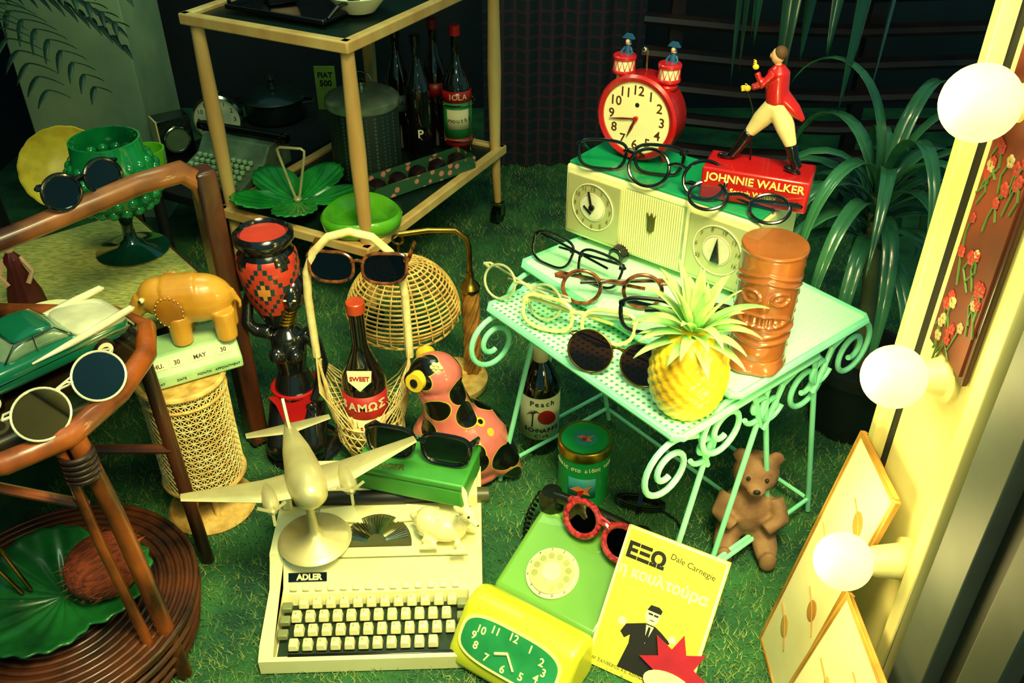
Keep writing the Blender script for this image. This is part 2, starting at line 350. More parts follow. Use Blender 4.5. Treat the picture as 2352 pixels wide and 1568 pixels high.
# ---------------------------------------------------------------- walking figurine
t=thing('figurine','red-coated striding gentleman statuette on lettered red base, on radio','figurine',(.441,1.512,RT),-22)
b=B().mt(0).box((0,0,.030),(.188,.085,.060)); b.out('base',RED,t,bevel=.004)
letter(t,'lettering',[('JOHNNIE WALKER',.0205,(0,-.0430,.044),(90,0,0)),('Scotch Whisky',.0135,(0,-.0430,.022),(90,0,0))],mat('pale_yellow_lettering','#f4e68a',.5),bold=.02,ext=.0006)
JS=.92
def J(x,y,z): return (x*JS,y*JS,.060+z*JS)
TROU=mat('cream_breeches','#f0dda0',.5,col2='#d8c080')
b=B().tube([J(.012,0,.125),J(-.012,.006,.09),J(-.03,.008,.06)],[.019,.0165,.010],12).tube([J(.012,0,.125),J(.035,-.006,.085),J(.052,-.01,.052)],[.019,.0165,.010],12).sph(J(.012,0,.125),(.019,.017,.018))
b.out('breeches',TROU,t,voxel=.0022)
B().tube([J(-.03,.008,.062),J(-.045,.01,.03),J(-.058,.01,.008)],[.0115,.0095,.008],12).sph(J(-.068,.01,.006),(.017,.007,.006)).out('boot',BLACK,t,voxel=.002,smit=3)
B().tube([J(.052,-.01,.055),J(.06,-.012,.03),J(.072,-.012,.012)],[.0115,.0095,.008],12).sph(J(.062,-.012,.006),(.017,.007,.006),rot=(0,18,0)).out('boot',BLACK,t,voxel=.002,smit=3)
b=B().tube([J(.012,0,.128),J(.008,0,.155),J(.006,0,.185),J(.006,0,.198)],[.019,.020,.019,.008],14)
b.tube([J(.0,-.017,.187),J(-.018,-.024,.165),J(-.03,-.02,.185)],[.009,.008,.006],10).tube([J(.002,.017,.185),J(-.012,.022,.155),J(-.04,.014,.145)],[.009,.008,.006],10)
b.tube([J(.018,0,.14),J(.045,0,.118),J(.065,.0,.10)],[.016,.012,.004],10)
b.out('tail_coat',RED,t,voxel=.002,smit=4)
b=B().sph(J(.0,0,.213),(.0115,.0105,.014)).sph(J(-.0115,0,.212),(.003,.003,.003)).tube([J(.004,0,.19),J(.002,0,.203)],.006,10).sph(J(-.009,-.004,.215),.002).sph(J(-.009,.004,.215),.002)
hd=b.out('head',SKIN,t,voxel=.0016,smit=2)
B().sph(J(.004,0,.2185),(.0115,.0118,.012)).out('hair',mat('brown_hair','#5a3a18',.7),hd)
BS_=None
def hand5(c,d,s,m,par):
    b=B(); c=V(c); d=V(d).normalized(); sd=d.cross(V((0,0,1))).normalized(); b.sph(c,(s*.9,s*.5,s*.8))
    for k in range(4):
        p=c+V((0,0,1))*s*(.55-.36*k)+d*s*.5; b.tube([p,p+d*s*(.8-.08*k)-sd*s*.1,p+d*s*(1.0-.12*k)-sd*s*.6],[s*.2,s*.18,s*.13],6)
    b.tube([c+V((0,0,s*.4)),c+V((0,0,s*.9))+d*s*.3,c+V((0,0,s*1.1))+d*s*.7],[s*.24,s*.2,s*.15],6); b.out('gloved_hand' if m is not BS_ else 'hand',m,par)
GLV=mat('yellow_glove','#f0d23a',.5)
hand5(J(-.034,-.018,.194),(-.3,.2,1),.006,GLV,t); hand5(J(-.047,.012,.143),(-1,0,-.1),.007,GLV,t)
B().tube([J(-.05,.012,.15),J(-.03,.016,.10),J(-.022,.02,.0)],.0016,6).out('cane',BLACK,t)
B().ring(J(-.012,-.012,.216),.004,.0008,5,16,'x').out('monocle',GOLD,t)
# ---------------------------------------------------------------- eyeglasses
def outline(shape,a,c,side,n=36):
    P=[]
    for i in range(n):
        th=2*pi*i/n; e={'round':1,'square':.62,'cat':.75,'way':.62}[shape]
        x=a*math.copysign(abs(cos(th))**e,cos(th)); z=c*math.copysign(abs(sin(th))**e,sin(th))
        if shape=='cat': z+=max(0,side*x/a)**2*c*.35*(1 if z>-.2*c else .3)
        if shape in('way',): x*= (1+.10*z/c)
        P.append((x,z))
    return P
def glasses(loc,rz,shape,fm,lm,label,W=.20,lh=.03,rim=.0033,mode='open',tilt=22,name='eyeglasses',rot=None,tl=.12,group=None):
    t=thing(name,label,'glasses' if name=='eyeglasses' else 'sunglasses',loc,rz,rot=rot,group=group)
    a=W*.225; cx=W*.27; zc=lh+rim; q=rad(-tilt)
    if shape=='round': a=min(a,lh*1.15)
    def T(x,y,z): return (x,y*cos(q)-z*sin(q),y*sin(q)+z*cos(q))
    fr=B()
    for s in(-1,1):
        o=outline(shape,a,lh,s); fr.tube([T(s*cx+x,0,zc+z) for x,z in o],rim,8,closed=True,flat=1)
    fr.tube([T(-cx+a*.9,0,zc+lh*.35),T(-.004,-.003,zc+lh*.5),T(.004,-.003,zc+lh*.5),T(cx-a*.9,0,zc+lh*.35)],rim,8)
    for s in(-1,1): fr.tube([T(s*(cx+a*.85),0,zc+lh*.55),T(s*(W/2+.002),.004,zc+lh*.62)],rim*1.25,8)
    fr.out('frame',fm,t)
    for s in(-1,1):
        o=outline(shape,a*.99,lh*.99,s); l=B(); k=len(o)
        l.add([T(s*cx+x,0,zc+z) for x,z in o],[tuple(range(k))]); l.out('lens',lm,t)
        hz=zc+lh*.62; p=V(T(s*(W/2+.002),.004,hz))
        if mode=='open': pts=[p,p+V((0,tl*.65,-hz*.35)),p+V((-s*.008,tl,-p.z+.004))]
        elif mode=='hang': pts=[p,p+V((0,tl*.7,.0)),p+V((-s*.005,tl,-.02))]
        else: pts=[p,p+V((-s*.008,.008,0)),p+V((-s*W*.8,.012+.006*(s>0),-hz*.45))]
        B().tube(pts,[rim*1.3,rim*1.1,rim*.9] if mode!='fold' else [rim,rim*1.1,rim*.9],8).out('temple',fm,t)
    return t
TORT=mat('tortoiseshell','#8a4a1a',.2,col2='#120806',ns=60,coat=.6)
CLR=mat('smoke_clear_acetate','#cdd0a4',.15,col2='#a6aa7c',coat=.6)
YCL=mat('honey_clear_acetate','#f0eaa4',.15,col2='#dcd07a',coat=.6)
bk='black thick-rimmed eyeglasses with clear lenses '
g_='spectacles on the radio'
glasses((.222,1.612,RT),-14,'way',BLACK,CLEAR,bk+'on radio beside clock',tl=.07,lh=.027,group=g_)
glasses((.290,1.522,RT),-30,'round',BLACK,CLEAR,'black round-rimmed eyeglasses lying on the radio top',lh=.034,tl=.08,tilt=28,group=g_)
glasses((.384,1.430,RT),-28,'round',BLACK,CLEAR,'black rounded eyeglasses at the end of the radio',W=.205,lh=.030,tl=.05,mode='fold',tilt=60,group=g_)
g_='spectacles on the mint tables'
glasses((.113,1.515,UZ),-40.7,'way',BLACK,CLEAR,'black browline eyeglasses on table before radio',W=.21,lh=.030,mode='fold',rim=.0028,group=g_)
glasses((.180,1.402,UZ),-8,'round',TORT,CLEAR,'tortoiseshell eyeglasses on mint table',W=.205,lh=.030,mode='fold',rim=.0038,group=g_)
glasses((.285,1.305,UZ),-10,'way',BLACK,CLEAR,'black eyeglasses behind the pineapple on table',lh=.030,mode='fold',rim=.004,group=g_)
glasses((.010,1.440,.466),-41,'round',CLR,CLEAR,'smoky clear eyeglasses at the table edge',W=.205,lh=.032,mode='fold',rim=.0026,group=g_)
glasses((.112,1.345,.466),-22,'cat',YCL,CLEAR,'honey clear eyeglasses with flared rims on table',W=.21,lh=.029,mode='fold',rim=.0036,group=g_)
glasses((.168,1.222,.466),-26,'round',BRASS,BRN,'round brown sunglasses with thin gold rims on table',W=.175,lh=.036,mode='fold',rim=.0018,name='sunglasses',group=g_)
# ---------------------------------------------------------------- pineapple
t=thing('pineapple','yellow ceramic pineapple with green leafy crown on mint table','pineapple',(.279,1.157,.462))
def pf(a,z): return 1+.05*(abs(sin(8*a+z*150))+abs(sin(8*a-z*150))-1)
prof=[(0,0)]+[(.061*(max(0,1-((i/30-.46)/.58)**2))**.5*.98+.002,.150*i/30) for i in range(31)]
B().lathe(prof,128,fn=pf).out('fruit',YEL,t,smooth=60)
CRN=mat('pale_green_leaf','#7fcf6a',.45,col2='#d4e894',ns=14); b=B()
for ring_,(n,el,L,dr) in enumerate([(9,5,.080,7),(10,30,.095,9),(9,52,.100,8),(7,70,.095,5),(4,84,.075,1)]):
    for k in range(n):
        a=2*pi*k/n+ring_*.4+R.uniform(-.15,.15); e=rad(el+R.uniform(-8,8))
        b.leaf((.012*cos(a),.012*sin(a),.135+ring_*.008),(cos(a)*cos(e),sin(a)*cos(e),sin(e)),L*R.uniform(.8,1.15),.0105,dr,10,.35)
b.out('crown',CRN,t,solid=.0015)
# ---------------------------------------------------------------- carved mug
t=thing('mug','tall brown glazed carved face mug on mint table','mug',(.408,1.245,UZ),-18)
TK=mat('brown_glazed_stoneware','#9c5a2a',.28,coat=.5,col2='#7a4420',ns=9)
HM=.220
def rg(x,w): return math.exp(-(x/w)**2)
def tk(u,v):
    a=u*2*pi; z=v*HM; th=(a+pi/2+pi)%(2*pi)-pi; x=abs(th); f=1/(1+math.exp((x-1.45)*8))
    r=.0465+.0035*v
    d=0
    d+=.0032*rg(z-(.176-.012*x),.0028)+.0028*rg(z-(.188-.012*x),.0022)          # chevron brow bands
    e=((x-.48)/.30)**2+((z-.146)/.011)**2; d+=.0040*rg(e-1,.35)+.0030*math.exp(-e*5)   # eye rings and pupils
    d+=.0055*math.exp(-(x/.15)**2-((z-.134)/.018)**2)                               # nose
    m=(x/.85)**2+((z-.104)/.011)**2; d+=.0040*rg(m-1,.35)                            # mouth rim
    if m<.8: d+=-.0015+.0018*(sin(x*26)>0)                                          # teeth
    d+=.0034*rg(z-(.072+.010*x),.0045)+.0030*rg(z-(.058+.006*x),.0035)              # folded arms
    d+=.0040*math.exp(-(x/.4)**2-((z-.040)/.012)**2)                                # belly
    r+=d*f
    r+=.0015*rg(z-.084,.0018)-.0015*rg(z-.024,.0018)
    r+=.009*math.exp(-((x-.52)/.34)**2-((z-.008)/.012)**2)+.0035*rg(z-.004,.008)    # feet
    if x>1.4: r+=.0012*rg(((z*60)%1)-.5,.12)
    r+=.0022*math.exp(-((v-.985)/.014)**2)
    return (r*cos(a),r*sin(a),z)
b=B().grid(tk,180,170,True); 
b.lathe([(.0505,HM),(.046,HM-.006),(.040,.02),(0,.018)],60); b.lathe([(0,0),(.045,0)],60); b.out('mug_body',TK,t,smooth=60)
# ---------------------------------------------------------------- potted plant
t=thing('potted_plant','spiky arching dragon plant in a dark pot behind table','plant',(.79,1.67,0))
LG=mat('dark_green_leaf','#3a7a52',.28,col2='#0c3a2c',ns=5,coat=.5)
POT=mat('dark_grey_pot','#141e1e',.5)
B().lathe([(0,0),(.085,0),(.115,.17),(.125,.172),(.125,.2),(.112,.2),(.105,.17),(0,.165)],40).out('pot',POT,t)
B().tube([(0,0,.16),(-.02,0,.35),(-.05,.02,.58)],[.02,.017,.015],10).out('stem',mat('grey_green_stem','#5a6a48',.7),t)
b=B()
for k in range(38):
    a=k*2.399; lv=k/38; e=rad(30+50*lv+R.uniform(-8,8)); z=.46+.14*lv
    b.leaf((-.045+.01*cos(a),.02+.01*sin(a),z),(cos(a)*cos(e),sin(a)*cos(e),sin(e)),R.uniform(.34,.54),.017,R.uniform(6,10),18,.4)
b.out('leaves',LG,t,solid=.001)
t=thing('hanging_plant','long dark green strap leaves hanging from above','plant',(.60,1.90,1.24))
b=B()
for k in range(13):
    a=k*2.399; b.leaf((.02*cos(a),.02*sin(a),0),(cos(a)*.3,sin(a)*.3,.1+R.random()*.3),R.uniform(.45,.72),.026,R.uniform(14,30),18,.4)
b.out('leaves',mat('deep_teal_leaf','#154838',.35,col2='#082624',ns=5,coat=.3),t,solid=.001)
hp=B().lathe([(0,-.04),(.05,-.04),(.07,.06),(.075,.06),(.06,.07),(0,.05)],24).out('hanging_pot',POT,t); B().tube([(0,0,.05),(0,0,.95)],.003,6).out('hanging_cord',POT,hp)
# ---------------------------------------------------------------- bear figure under table
t=thing('clay_bear','pale terracotta clay bear figure sitting under mint table','figurine',(.470,1.30,0),-10)
TC=mat('terracotta','#9a7450',.8,col2='#6c4a30',ns=20,bump=.5)
b=B().sph((0,0,.085),(.052,.045,.065)).sph((0,0,.185),(.045,.042,.042)).sph((0,-.038,.175),(.02,.018,.016))
for s in(-1,1):
    b.sph((s*.033,0,.222),(.016,.009,.017)).tube([(s*.045,-.01,.13),(s*.06,-.035,.10),(s*.03,-.055,.085)],[.018,.017,.014],12)
    b.tube([(s*.03,-.01,.05),(s*.04,-.055,.03),(s*.042,-.075,.02)],[.028,.024,.018],12).sph((s*.042,-.085,.03),(.018,.01,.026))
b.out('bear_body',TC,t,voxel=.004)
B().sph((-.017,-.038,.198),.004).sph((.017,-.038,.198),.004).sph((0,-.057,.183),(.007,.004,.005)).out('bear_face',DARK,t)
# ---------------------------------------------------------------- bottles generic
def bottle(loc,h,r,glass,label,cap,nr=.013,rz=0,shoulder=.62,group=None,cp=.93):
    t=thing('bottle',label,'bottle',loc,rz,group=group)
    s=shoulder*h
    B().lathe([(0,0),(r*.92,0),(r,.008),(r,s-.02),(r*.93,s),(r*.6,s+h*.09),(nr*1.2,s+h*.16),(nr,s+h*.2),(nr,h*.94),(nr*1.15,h*.945),(nr*1.15,h*.96),(0,h*.96)],32).out('bottle_body',glass,t,smooth=50)
    B().lathe([(0,h*cp),(nr*1.22,h*cp),(nr*1.22,h),(nr*1.1,h*1.005),(0,h*1.005)],24).out('cap',cap,t)
    return t
def band(t,r,z0,z1,m,a0=-80,a1=80,name='paper_label'):
    b=B(); b.grid(lambda u,v:(r*sin(rad(a0+(a1-a0)*u)),-r*cos(rad(a0+(a1-a0)*u)),z0+(z1-z0)*v),28,2); return b.out(name,m,t,solid=.0004)
def arc_text(txt,r,z,size,k=.62):
    n=len(txt); st=size*k/r; return [(c,size,(r*sin((i-(n-1)/2)*st),-r*cos((i-(n-1)/2)*st),z),(90,0,math.degrees((i-(n-1)/2)*st))) for i,c in enumerate(txt) if c!=' ']
BG='bottles on the trolley'; LBL=PAPER; GLB=mat('green_label','#2c9a4a',.5)
CZ=.262
t=bottle((-.165,2.655,CZ),.38,.044,DGL,'dark vermouth bottle with red, white and green label',RED,rz=5,group=BG,shoulder=.58)
band(t,.0448,.03,.055,mat('red_label','#c02424',.5)); band(t,.0448,.055,.165,GLB); band(t,.0448,.165,.20,RED); band(t,.0454,.085,.145,LBL,-45,45)
letter(t,'lettering',arc_text('IOLA',.0456,.183,.024),LBL); letter(t,'lettering',arc_text('mouth',.0462,.112,.02),INK)
t=bottle((-.275,2.60,CZ),.37,.037,DGL,'tall black glass bottle with small white emblem',BLACK,rz=8,group=BG); letter(t,'lettering',[('P',.035,(0,-.0385,.09),(90,0,0))],LBL,bold=.02)
t=bottle((-.345,2.70,CZ),.36,.036,DGL,'dark bottle with grey label',BLACK,rz=8,group=BG); band(t,.0366,.12,.17,mat('grey_label','#6a8a7a',.5)); letter(t,'lettering',arc_text('USAKI',.0372,.145,.018),INK)
t=bottle((-.235,2.72,CZ),.38,.036,DGL,'dark bottle with red lettering',DRED,rz=8,group=BG); band(t,.0366,.16,.20,DRED)
b=B()
for z in(.05,.16): b.ring((-.165,2.655,CZ+z),.054,.002,5,24)
for k in range(4):
    a=pi/4+k*pi/2; b.tube([(-.165+.054*cos(a),2.655+.054*sin(a),CZ+.002),(-.165+.054*cos(a),2.655+.054*sin(a),CZ+.17)],.002,5)
o=b.out('bottle_holder',CHROME); o['label']='thin chrome wire bottle holder on the trolley'; o['category']='bottle holder'
# ---------------------------------------------------------------- trolley
t=thing('serving_trolley','two-tier pale wood serving trolley with castors','trolley',(-.412,2.477,0),-27.6)
TRAY=mat('dark_green_tray','#0f2a22',.35,col2='#0a1a18',ns=4)
for z,nm in((.25,'lower_tray'),(.77,'upper_tray')):
    b=B()
    for sx in(-1,1): b.box((sx*(.25-.012),0,z),(.026,.75,.028))
    for sy in(-1,1): b.box((0,sy*(.375-.012),z),(.5,.026,.028))
    tr_=b.out(nm,WOODL,t,bevel=.004); B().box((0,0,z-.003),(.46,.71,.014)).out('tray_board',TRAY,tr_)
for sx in(-1,1):
    for sy in(-1,1):
        x=sx*.225;y=sy*.345
        lg=B().tube([(x,y,.76),(x,y,.5),(x,y,.24),(x*1.02,y*1.02,.075)],[.016,.021,.016,.011],14).out('leg',WOODL,t)
        b=B().mt(1).cyl((x*1.02-.011,y*1.02,.032),(x*1.02+.011,y*1.02,.032),.032,n=24).mt(0).box((x*1.02,y*1.02,.068),(.034,.03,.008)).box((x*1.02-.015,y*1.02,.05),(.003,.02,.04)).box((x*1.02+.015,y*1.02,.05),(.003,.02,.04)); b.out('castor',[CHROME,BLACK],lg)
def onT(x,y,z):
    c,s=cos(rad(-27.6)),sin(rad(-27.6)); return (-.412+x*c-y*s,2.477+x*s+y*c,z)
t=thing('tray','black lacquered oblong tray on top of the trolley','tray',onT(-.02,-.22,.785),-27.6)
B().box((0,0,.006),(.30,.16,.012)).out('tray_base',BLACK,t,bevel=.004); 
for s in(-1,1): B().tube([(s*.15,-.06,.012),(s*.165,-.04,.035),(s*.165,.04,.035),(s*.15,.06,.012)],.005,8).out('tray_handle',BLACK,t)
t=thing('ashtray','black square glass ashtray on the trolley tray','ashtray',onT(-.06,-.22,.799),-20); B().lathe([(0,0),(.05,0),(.058,.03),(.048,.03),(.04,.01),(0,.01)],4).out('ashtray_body',BLACK,t,bevel=.004)
t=thing('bowl','white glazed bowl on top of the trolley','bowl',onT(.13,-.16,.786)); B().lathe([(0,0),(.04,0),(.075,.04),(.07,.04),(.038,.006),(0,.006)],32).out('bowl_body',WHITE,t)
def leafdish(loc,rz,Rr,label,n=5,lift=.045,handle=True,m=GREEN,zs=1,lo=.5):
    t=thing('leaf_dish',label,'dish',loc,rz); b=B()
    def f(u,v):
        a=u*2*pi; c=abs(cos(n*a/2)); lob=lo+(1-lo)*c**.75; r=v*Rr*lob*(1+.02*sin(n*9*a)*v)
        z=.006+lift*zs*v**2*(.5+.5*c)+.0035*sin(a*n*6)*v*(1-v)*2+.006*(1-c**.3)*v-.002
        return (r*cos(a),r*sin(a),z)
    b.grid(f,200,16,True); b.out('dish_body',m,t,solid=.004,smooth=80)
    if handle:
        b=B(); h=.155; b.tube([(-.004,0,.008),(-.036,0,h*.9),(-.038,0,h),(-.030,0,h+.006),(.030,0,h+.006),(.038,0,h),(.036,0,h*.9),(.004,0,.008)],.0038,8); b.sph((0,0,.012),(.012,.012,.008)); b.out('handle',PWIRE,t)
    return t
leafdish((-.592,2.295,CZ),-10,.178,'green five-leaf ceramic dish with wire handle on trolley')
t=thing('bowl','lime green rounded triangular ceramic bowl on the trolley','bowl',(-.394,2.150,CZ),-20)
B().lathe([(0,0),(.08,0),(.1,.02),(.105,.046),(.097,.054),(.080,.046),(.068,.022),(0,.018)],60,fn=lambda a,z:1+.06*cos(3*a)).out('bowl_body',LIME,t,smooth=60)
t=thing('chocolate_box','long floral open box of dark sweets on the trolley','box',(-.272,2.442,CZ),40.3)
FL=mat('floral_paper','#2a5a3a',.5,col2='#d88874',ns=38,kind='voro',ramp=(.27,.36))
b=B()
for s in(-1,1): b.box((0,s*.045,.02),(.35,.004,.04)); b.box((s*.175,0,.02),(.004,.09,.04))
b.box((0,0,.002),(.35,.09,.004)).out('box_body',FL,t)
b=B()
for s in(-1,1): b.box((0,s*.045,.0405),(.354,.003,.002)); b.box((s*.175,0,.0405),(.003,.094,.002))
b.out('box_edging',CHROME,t)
for i in range(5):
    x=-.14+i*.07; o=thing('chocolate','dark round chocolate ball in the floral box','sweet',V((-.272,2.442,CZ+.004))+M.Rotation(rad(40.3),3,'Z')@V((x,0,0)),group='dark sweets in the floral box'); B().lathe([(0,0),(.026,0),(.03,.006),(.024,.03),(.012,.038),(0,.04)],20).out('chocolate_ball',mat('dark_chocolate','#1a0d10',.4),o)
t=thing('ice_bucket','dark woven ice bucket with chrome lid on the trolley','ice bucket',(-.425,2.515,CZ))
B().lathe([(0,0),(.098,0),(.1,.01),(.1,.2),(.098,.205),(0,.205)],48).out('bucket_body',mat('dark_woven','#16281f',.5,col2='#3a5a45',ns=90,kind='dots',ramp=(.2,.4)),t)
ld=B().lathe([(.103,.2),(.106,.205),(.106,.222),(.1,.228),(.08,.238),(.03,.244),(0,.245)],48).out('lid',mat('dull_chrome','#b8c8a4',.3,.6,col2='#8ca48c'),t); B().lathe([(.008,.243),(.006,.255),(.016,.262),(.016,.268),(0,.275)],20).ring((0,0,.265),.03,.002,6,24,'y',0,180).out('lid_knob',CHROME,ld)
# ---------------------------------------------------------------- back platform
t=thing('low_table','low dark wooden table beside the trolley','table',(-.805,2.79,0),-27.6)
B().box((0,0,.225),(.38,.85,.03)).out('table_top',DARK,t,bevel=.004)
for sx in(-1,1):
    for sy in(-1,1): B().tube([(sx*.17,sy*.4,.21),(sx*.17,sy*.4,0)],[.016,.012],10).out('leg',DARK,t)
PZ=.241
GMET=mat('grey_green_metal','#748e70',.4,.2,col2='#48644f')
t=thing('typewriter','old grey-green portable typewriter on the low table','typewriter',(-.835,2.545,PZ),-22)
B().prism([(-.13,0),(.13,0),(.13,.09),(.03,.09),(-.005,.05),(-.13,.018)],-.12,.12).out('housing',GMET,t,rot=(90,0,90),bevel=.005)
kb0=None
for r_ in range(5):
    for c_ in range(10):
        x=-.09+c_*.02+(r_%2)*.005-.0; y=-.118+r_*.022; z=.026+r_*.006
        if kb0 is None: kb0=B().lathe([(.007,0),(.008,.008),(.006,.01),(0,.009)],10).out('key',mat('pale_green_key','#a8d8a0',.4),t,loc=(x,y,z))
        else:
            o=kb0.copy(); COL.objects.link(o); o.location=(x,y,z)
pl=B().cyl((-.14,.07,.10),(.14,.07,.10),.016).out('platen',BLACK,t)
for s in(-1,1): B().cyl((s*.14,.07,.10),(s*.158,.07,.10),.014).out('platen_knob',BLACK,pl)
def simpleclock(loc,rz,r,label,cm,fm):
    t=thing('alarm_clock',label,'clock',loc,rz)
    B().lathe([(0,-.02),(r*.95,-.02),(r,-.015),(r,.018),(r*.92,.024),(r*.9,.018),(0,.018)],36).out('case',cm,t,loc=(0,0,r+.008),rot=(90,0,0))
    B().lathe([(0,.018),(r*.89,.018),(r*.89,.019),(0,.019)],36).out('dial',fm,t,loc=(0,0,r+.008),rot=(90,0,0))
    letter(t,'numerals',[(str(n),r*.24,(r*.7*sin(rad(30*n)),-.0195,r+.008+r*.7*cos(rad(30*n))),(90,0,0)) for n in range(1,13)],INK)
    B().tube([(0,-.021,r+.008),(-r*.1,-.021,r+.008+r*.5)],.002,6).out('hour_hand',INK,t); B().tube([(0,-.021,r+.008),(r*.05,-.021,r+.008+r*.7)],.0015,6).out('minute_hand',INK,t)
    for s in(-1,1): B().tube([(s*r*.5,0,r*.3),(s*r*.7,0,0)],.005,8).out('foot',cm,t)
    B().sph((0,0,2*r+.012),(.02,.012,.012)).out('bell',cm,t)
simpleclock((-.925,2.76,PZ+.0),8,.078,'chrome alarm clock with pale face on the low table',CHROME,mat('shaded_dial','#e4ecc0',.5))
t=thing('mantel_clock','small dark square clock with yellow edge on low table','clock',(-1.03,2.64,PZ),35)
b=B().mt(0).box((0,0,.07),(.10,.07,.14)).mt(1).box((-.052,0,.07),(.004,.07,.14)); b.out('clock_case',[BLACK,CREAM],t,bevel=.003); B().ring((0,-.037,.075),.038,.004,8,32,'y').out('clock_rim',CHROME,t); B().cyl((0,-.035,.075),(0,-.037,.075),.036).out('clock_face',mat('dim_dial','#55704f',.5),t)
t=thing('cooking_pot','dark lidded metal pot with knob on low table','pot',(-.80,2.98,PZ),0)
B().lathe([(0,0),(.085,0),(.1,.02),(.1,.07),(.106,.075),(.1,.08),(.06,.1),(.012,.108),(.008,.125),(.02,.135),(.018,.15),(0,.155)],40).out('pot_body',mat('dark_enamel','#10221c',.3,coat=.5),t)
for s in(-1,1): B().tube([(s*.098,-.02,.06),(s*.13,-.015,.062),(s*.13,.015,.062),(s*.098,.02,.06)],.005,8).out('pot_handle',BLACK,t)
t=thing('card_sign','green card with bold black lettering on low table','sign',(-.635,3.06,PZ),0)
B().box((0,0,.075),(.07,.006,.15)).box((0,.02,.02),(.03,.05,.004),(0,0,0)).out('card',mat('olive_card','#7a9a34',.6),t); letter(t,'lettering',[('FIAT',.026,(0,-.0036,.12),(90,0,0)),('500',.028,(0,-.0036,.092),(90,0,0))],INK,bold=.03)
t=thing('cup','small lime green ceramic cup standing beside the trolley','cup',(-.93,2.18,.40),0); B().lathe([(0,0),(.03,0),(.045,.03),(.046,.07),(.041,.07),(.038,.03),(0,.01)],28).out('cup_body',LIME,t)
t=thing('plant_stand','small dark round wooden stand under the green cup','stand',(-.93,2.18,0),0); B().lathe([(0,0),(.06,0),(.06,.02),(.015,.04),(.015,.36),(.07,.385),(.07,.398),(0,.398)],28).out('stand_body',DARK,t)
# ---------------------------------------------------------------- curtain & back slats
def plaid():
    m=mat('plaid_cloth','#1d2440',.9); nt=m.node_tree; N=nt.nodes; L=nt.links; b=N['Principled BSDF']; tc=N.new('ShaderNodeTexCoord'); s=N.new('ShaderNodeSeparateXYZ'); L.new(tc.outputs['Object'],s.inputs[0])
    outs=[]
    for ax in('X','Z'):
        a=N.new('ShaderNodeMath');a.operation='MULTIPLY';a.inputs[1].default_value=150;L.new(s.outputs[ax],a.inputs[0]); c=N.new('ShaderNodeMath');c.operation='SINE';L.new(a.outputs[0],c.inputs[0]); d=N.new('ShaderNodeMath');d.operation='GREATER_THAN';d.inputs[1].default_value=.75;L.new(c.outputs[0],d.inputs[0]); outs.append(d)
    e=N.new('ShaderNodeMath');e.operation='ADD';L.new(outs[0].outputs[0],e.inputs[0]);L.new(outs[1].outputs[0],e.inputs[1])
    r=N.new('ShaderNodeValToRGB'); r.color_ramp.elements[0].color=hx('#12222c'); r.color_ramp.elements[1].color=hx('#40242e'); L.new(e.outputs[0],r.inputs[0]); L.new(r.outputs[0],b.inputs['Base Color']); return m
b=B().grid(lambda u,v:(-.1+.55*u,3.12+.012*sin(u*40)+.008*sin(u*17),.01+1.5*v),90,4); o=b.out('curtain',plaid(),smooth=80); o['label']='dark plaid cloth curtain hanging to the floor'; o['category']='curtain'
SL=mat('dark_slat_wood','#3a201a',.5,col2='#12101c',ns=6)
t=thing('slatted_bench','dark curved slatted wooden bench behind the plants','bench',(1.0,2.75,0),0)
for i in range(7):
    z=.12+i*.10
    B().tube([(-.6,.06,z),(-.3,0,z-.012),(0,-.02,z-.016),(.4,0,z-.01),(.8,.08,z)],.036,8,flat=.5).out('slat',SL,t)
for x in(-.5,.1,.7): B().box((x,.08,.42),(.04,.04,.84)).out('post',SL,t)
for i,(x,y) in enumerate([(.80,2.58),(1.10,2.60),(1.36,2.64)]):
    t=thing('folded_cloth','folded orange-red cloth on the slatted bench','cloth',(x,y+.04,.765),5*i-4,group='folded cloths on the bench'); B().box((0,0,.02),(.24,.16,.035)).box((0,0,.055),(.23,.15,.03)).out('cloth_fold',mat('orange_red_cloth','#e0623a',.8,col2='#9a3220',ns=10),t,bevel=.012)
# ---------------------------------------------------------------- chair at left
t=thing('wooden_chair','dark stained wooden chair with olive woven seat','chair',(-.585,1.595,0),0)
u1=V((-.76,-.65,0)); u2=V((-.65,.76,0))
B().box((0,0,.345),(.042,.05,.67),(0,0,40)).out('post',WOODD,t,bevel=.006)
B().tube([(0,0,.60),V((0,0,.655))+u1*.008,V((0,0,.685))+u1*.04,V((0,0,.685))+u1*.12,V((0,0,.66))+u1*.32,V((0,0,.63))+u1*.62],[.019,.022,.022,.020,.019,.020],12).out('arm_rail',mat('warm_worn_wood','#a8642c',.4,col2='#4a2412',ns=9,coat=.3),t)
B().tube([V((0,0,.36)),V((0,0,.36))+u2*.5],.02,8).out('seat_rail',WOODD,t)
b=B(); b.add([V((0,0,.395))+u1*a+u2*c+V((0,0,z)) for z in(-.03,.0) for a,c in((.0,.02),(.75,.02),(.75,.52),(0,.52))],[(3,2,1,0),(4,5,6,7),(0,1,5,4),(1,2,6,5),(2,3,7,6),(3,0,4,7)])
b.out('seat',mat('olive_woven_cloth','#d0c868',.9,col2='#7c8840',ns=60,stretch=(1,6,1),bump=.5),t,bevel=.008)
for q in(u2*.5,u1*.62+u2*.5,u1*.62): B().tube([q+V((0,0,0)),q+V((0,0,.40))],[.02,.02],8).out('leg',WOODD,t)
glasses((-.738,1.455,.680),55,'round',BLACK,SUN,'large black sunglasses perched on the chair rail',W=.150,lh=.030,rim=.0035,mode='fold',name='sunglasses',tilt=20)
t=thing('goblet','green bubbled glass goblet standing on chair seat','goblet',(-.845,1.79,.396),scale=1.05)
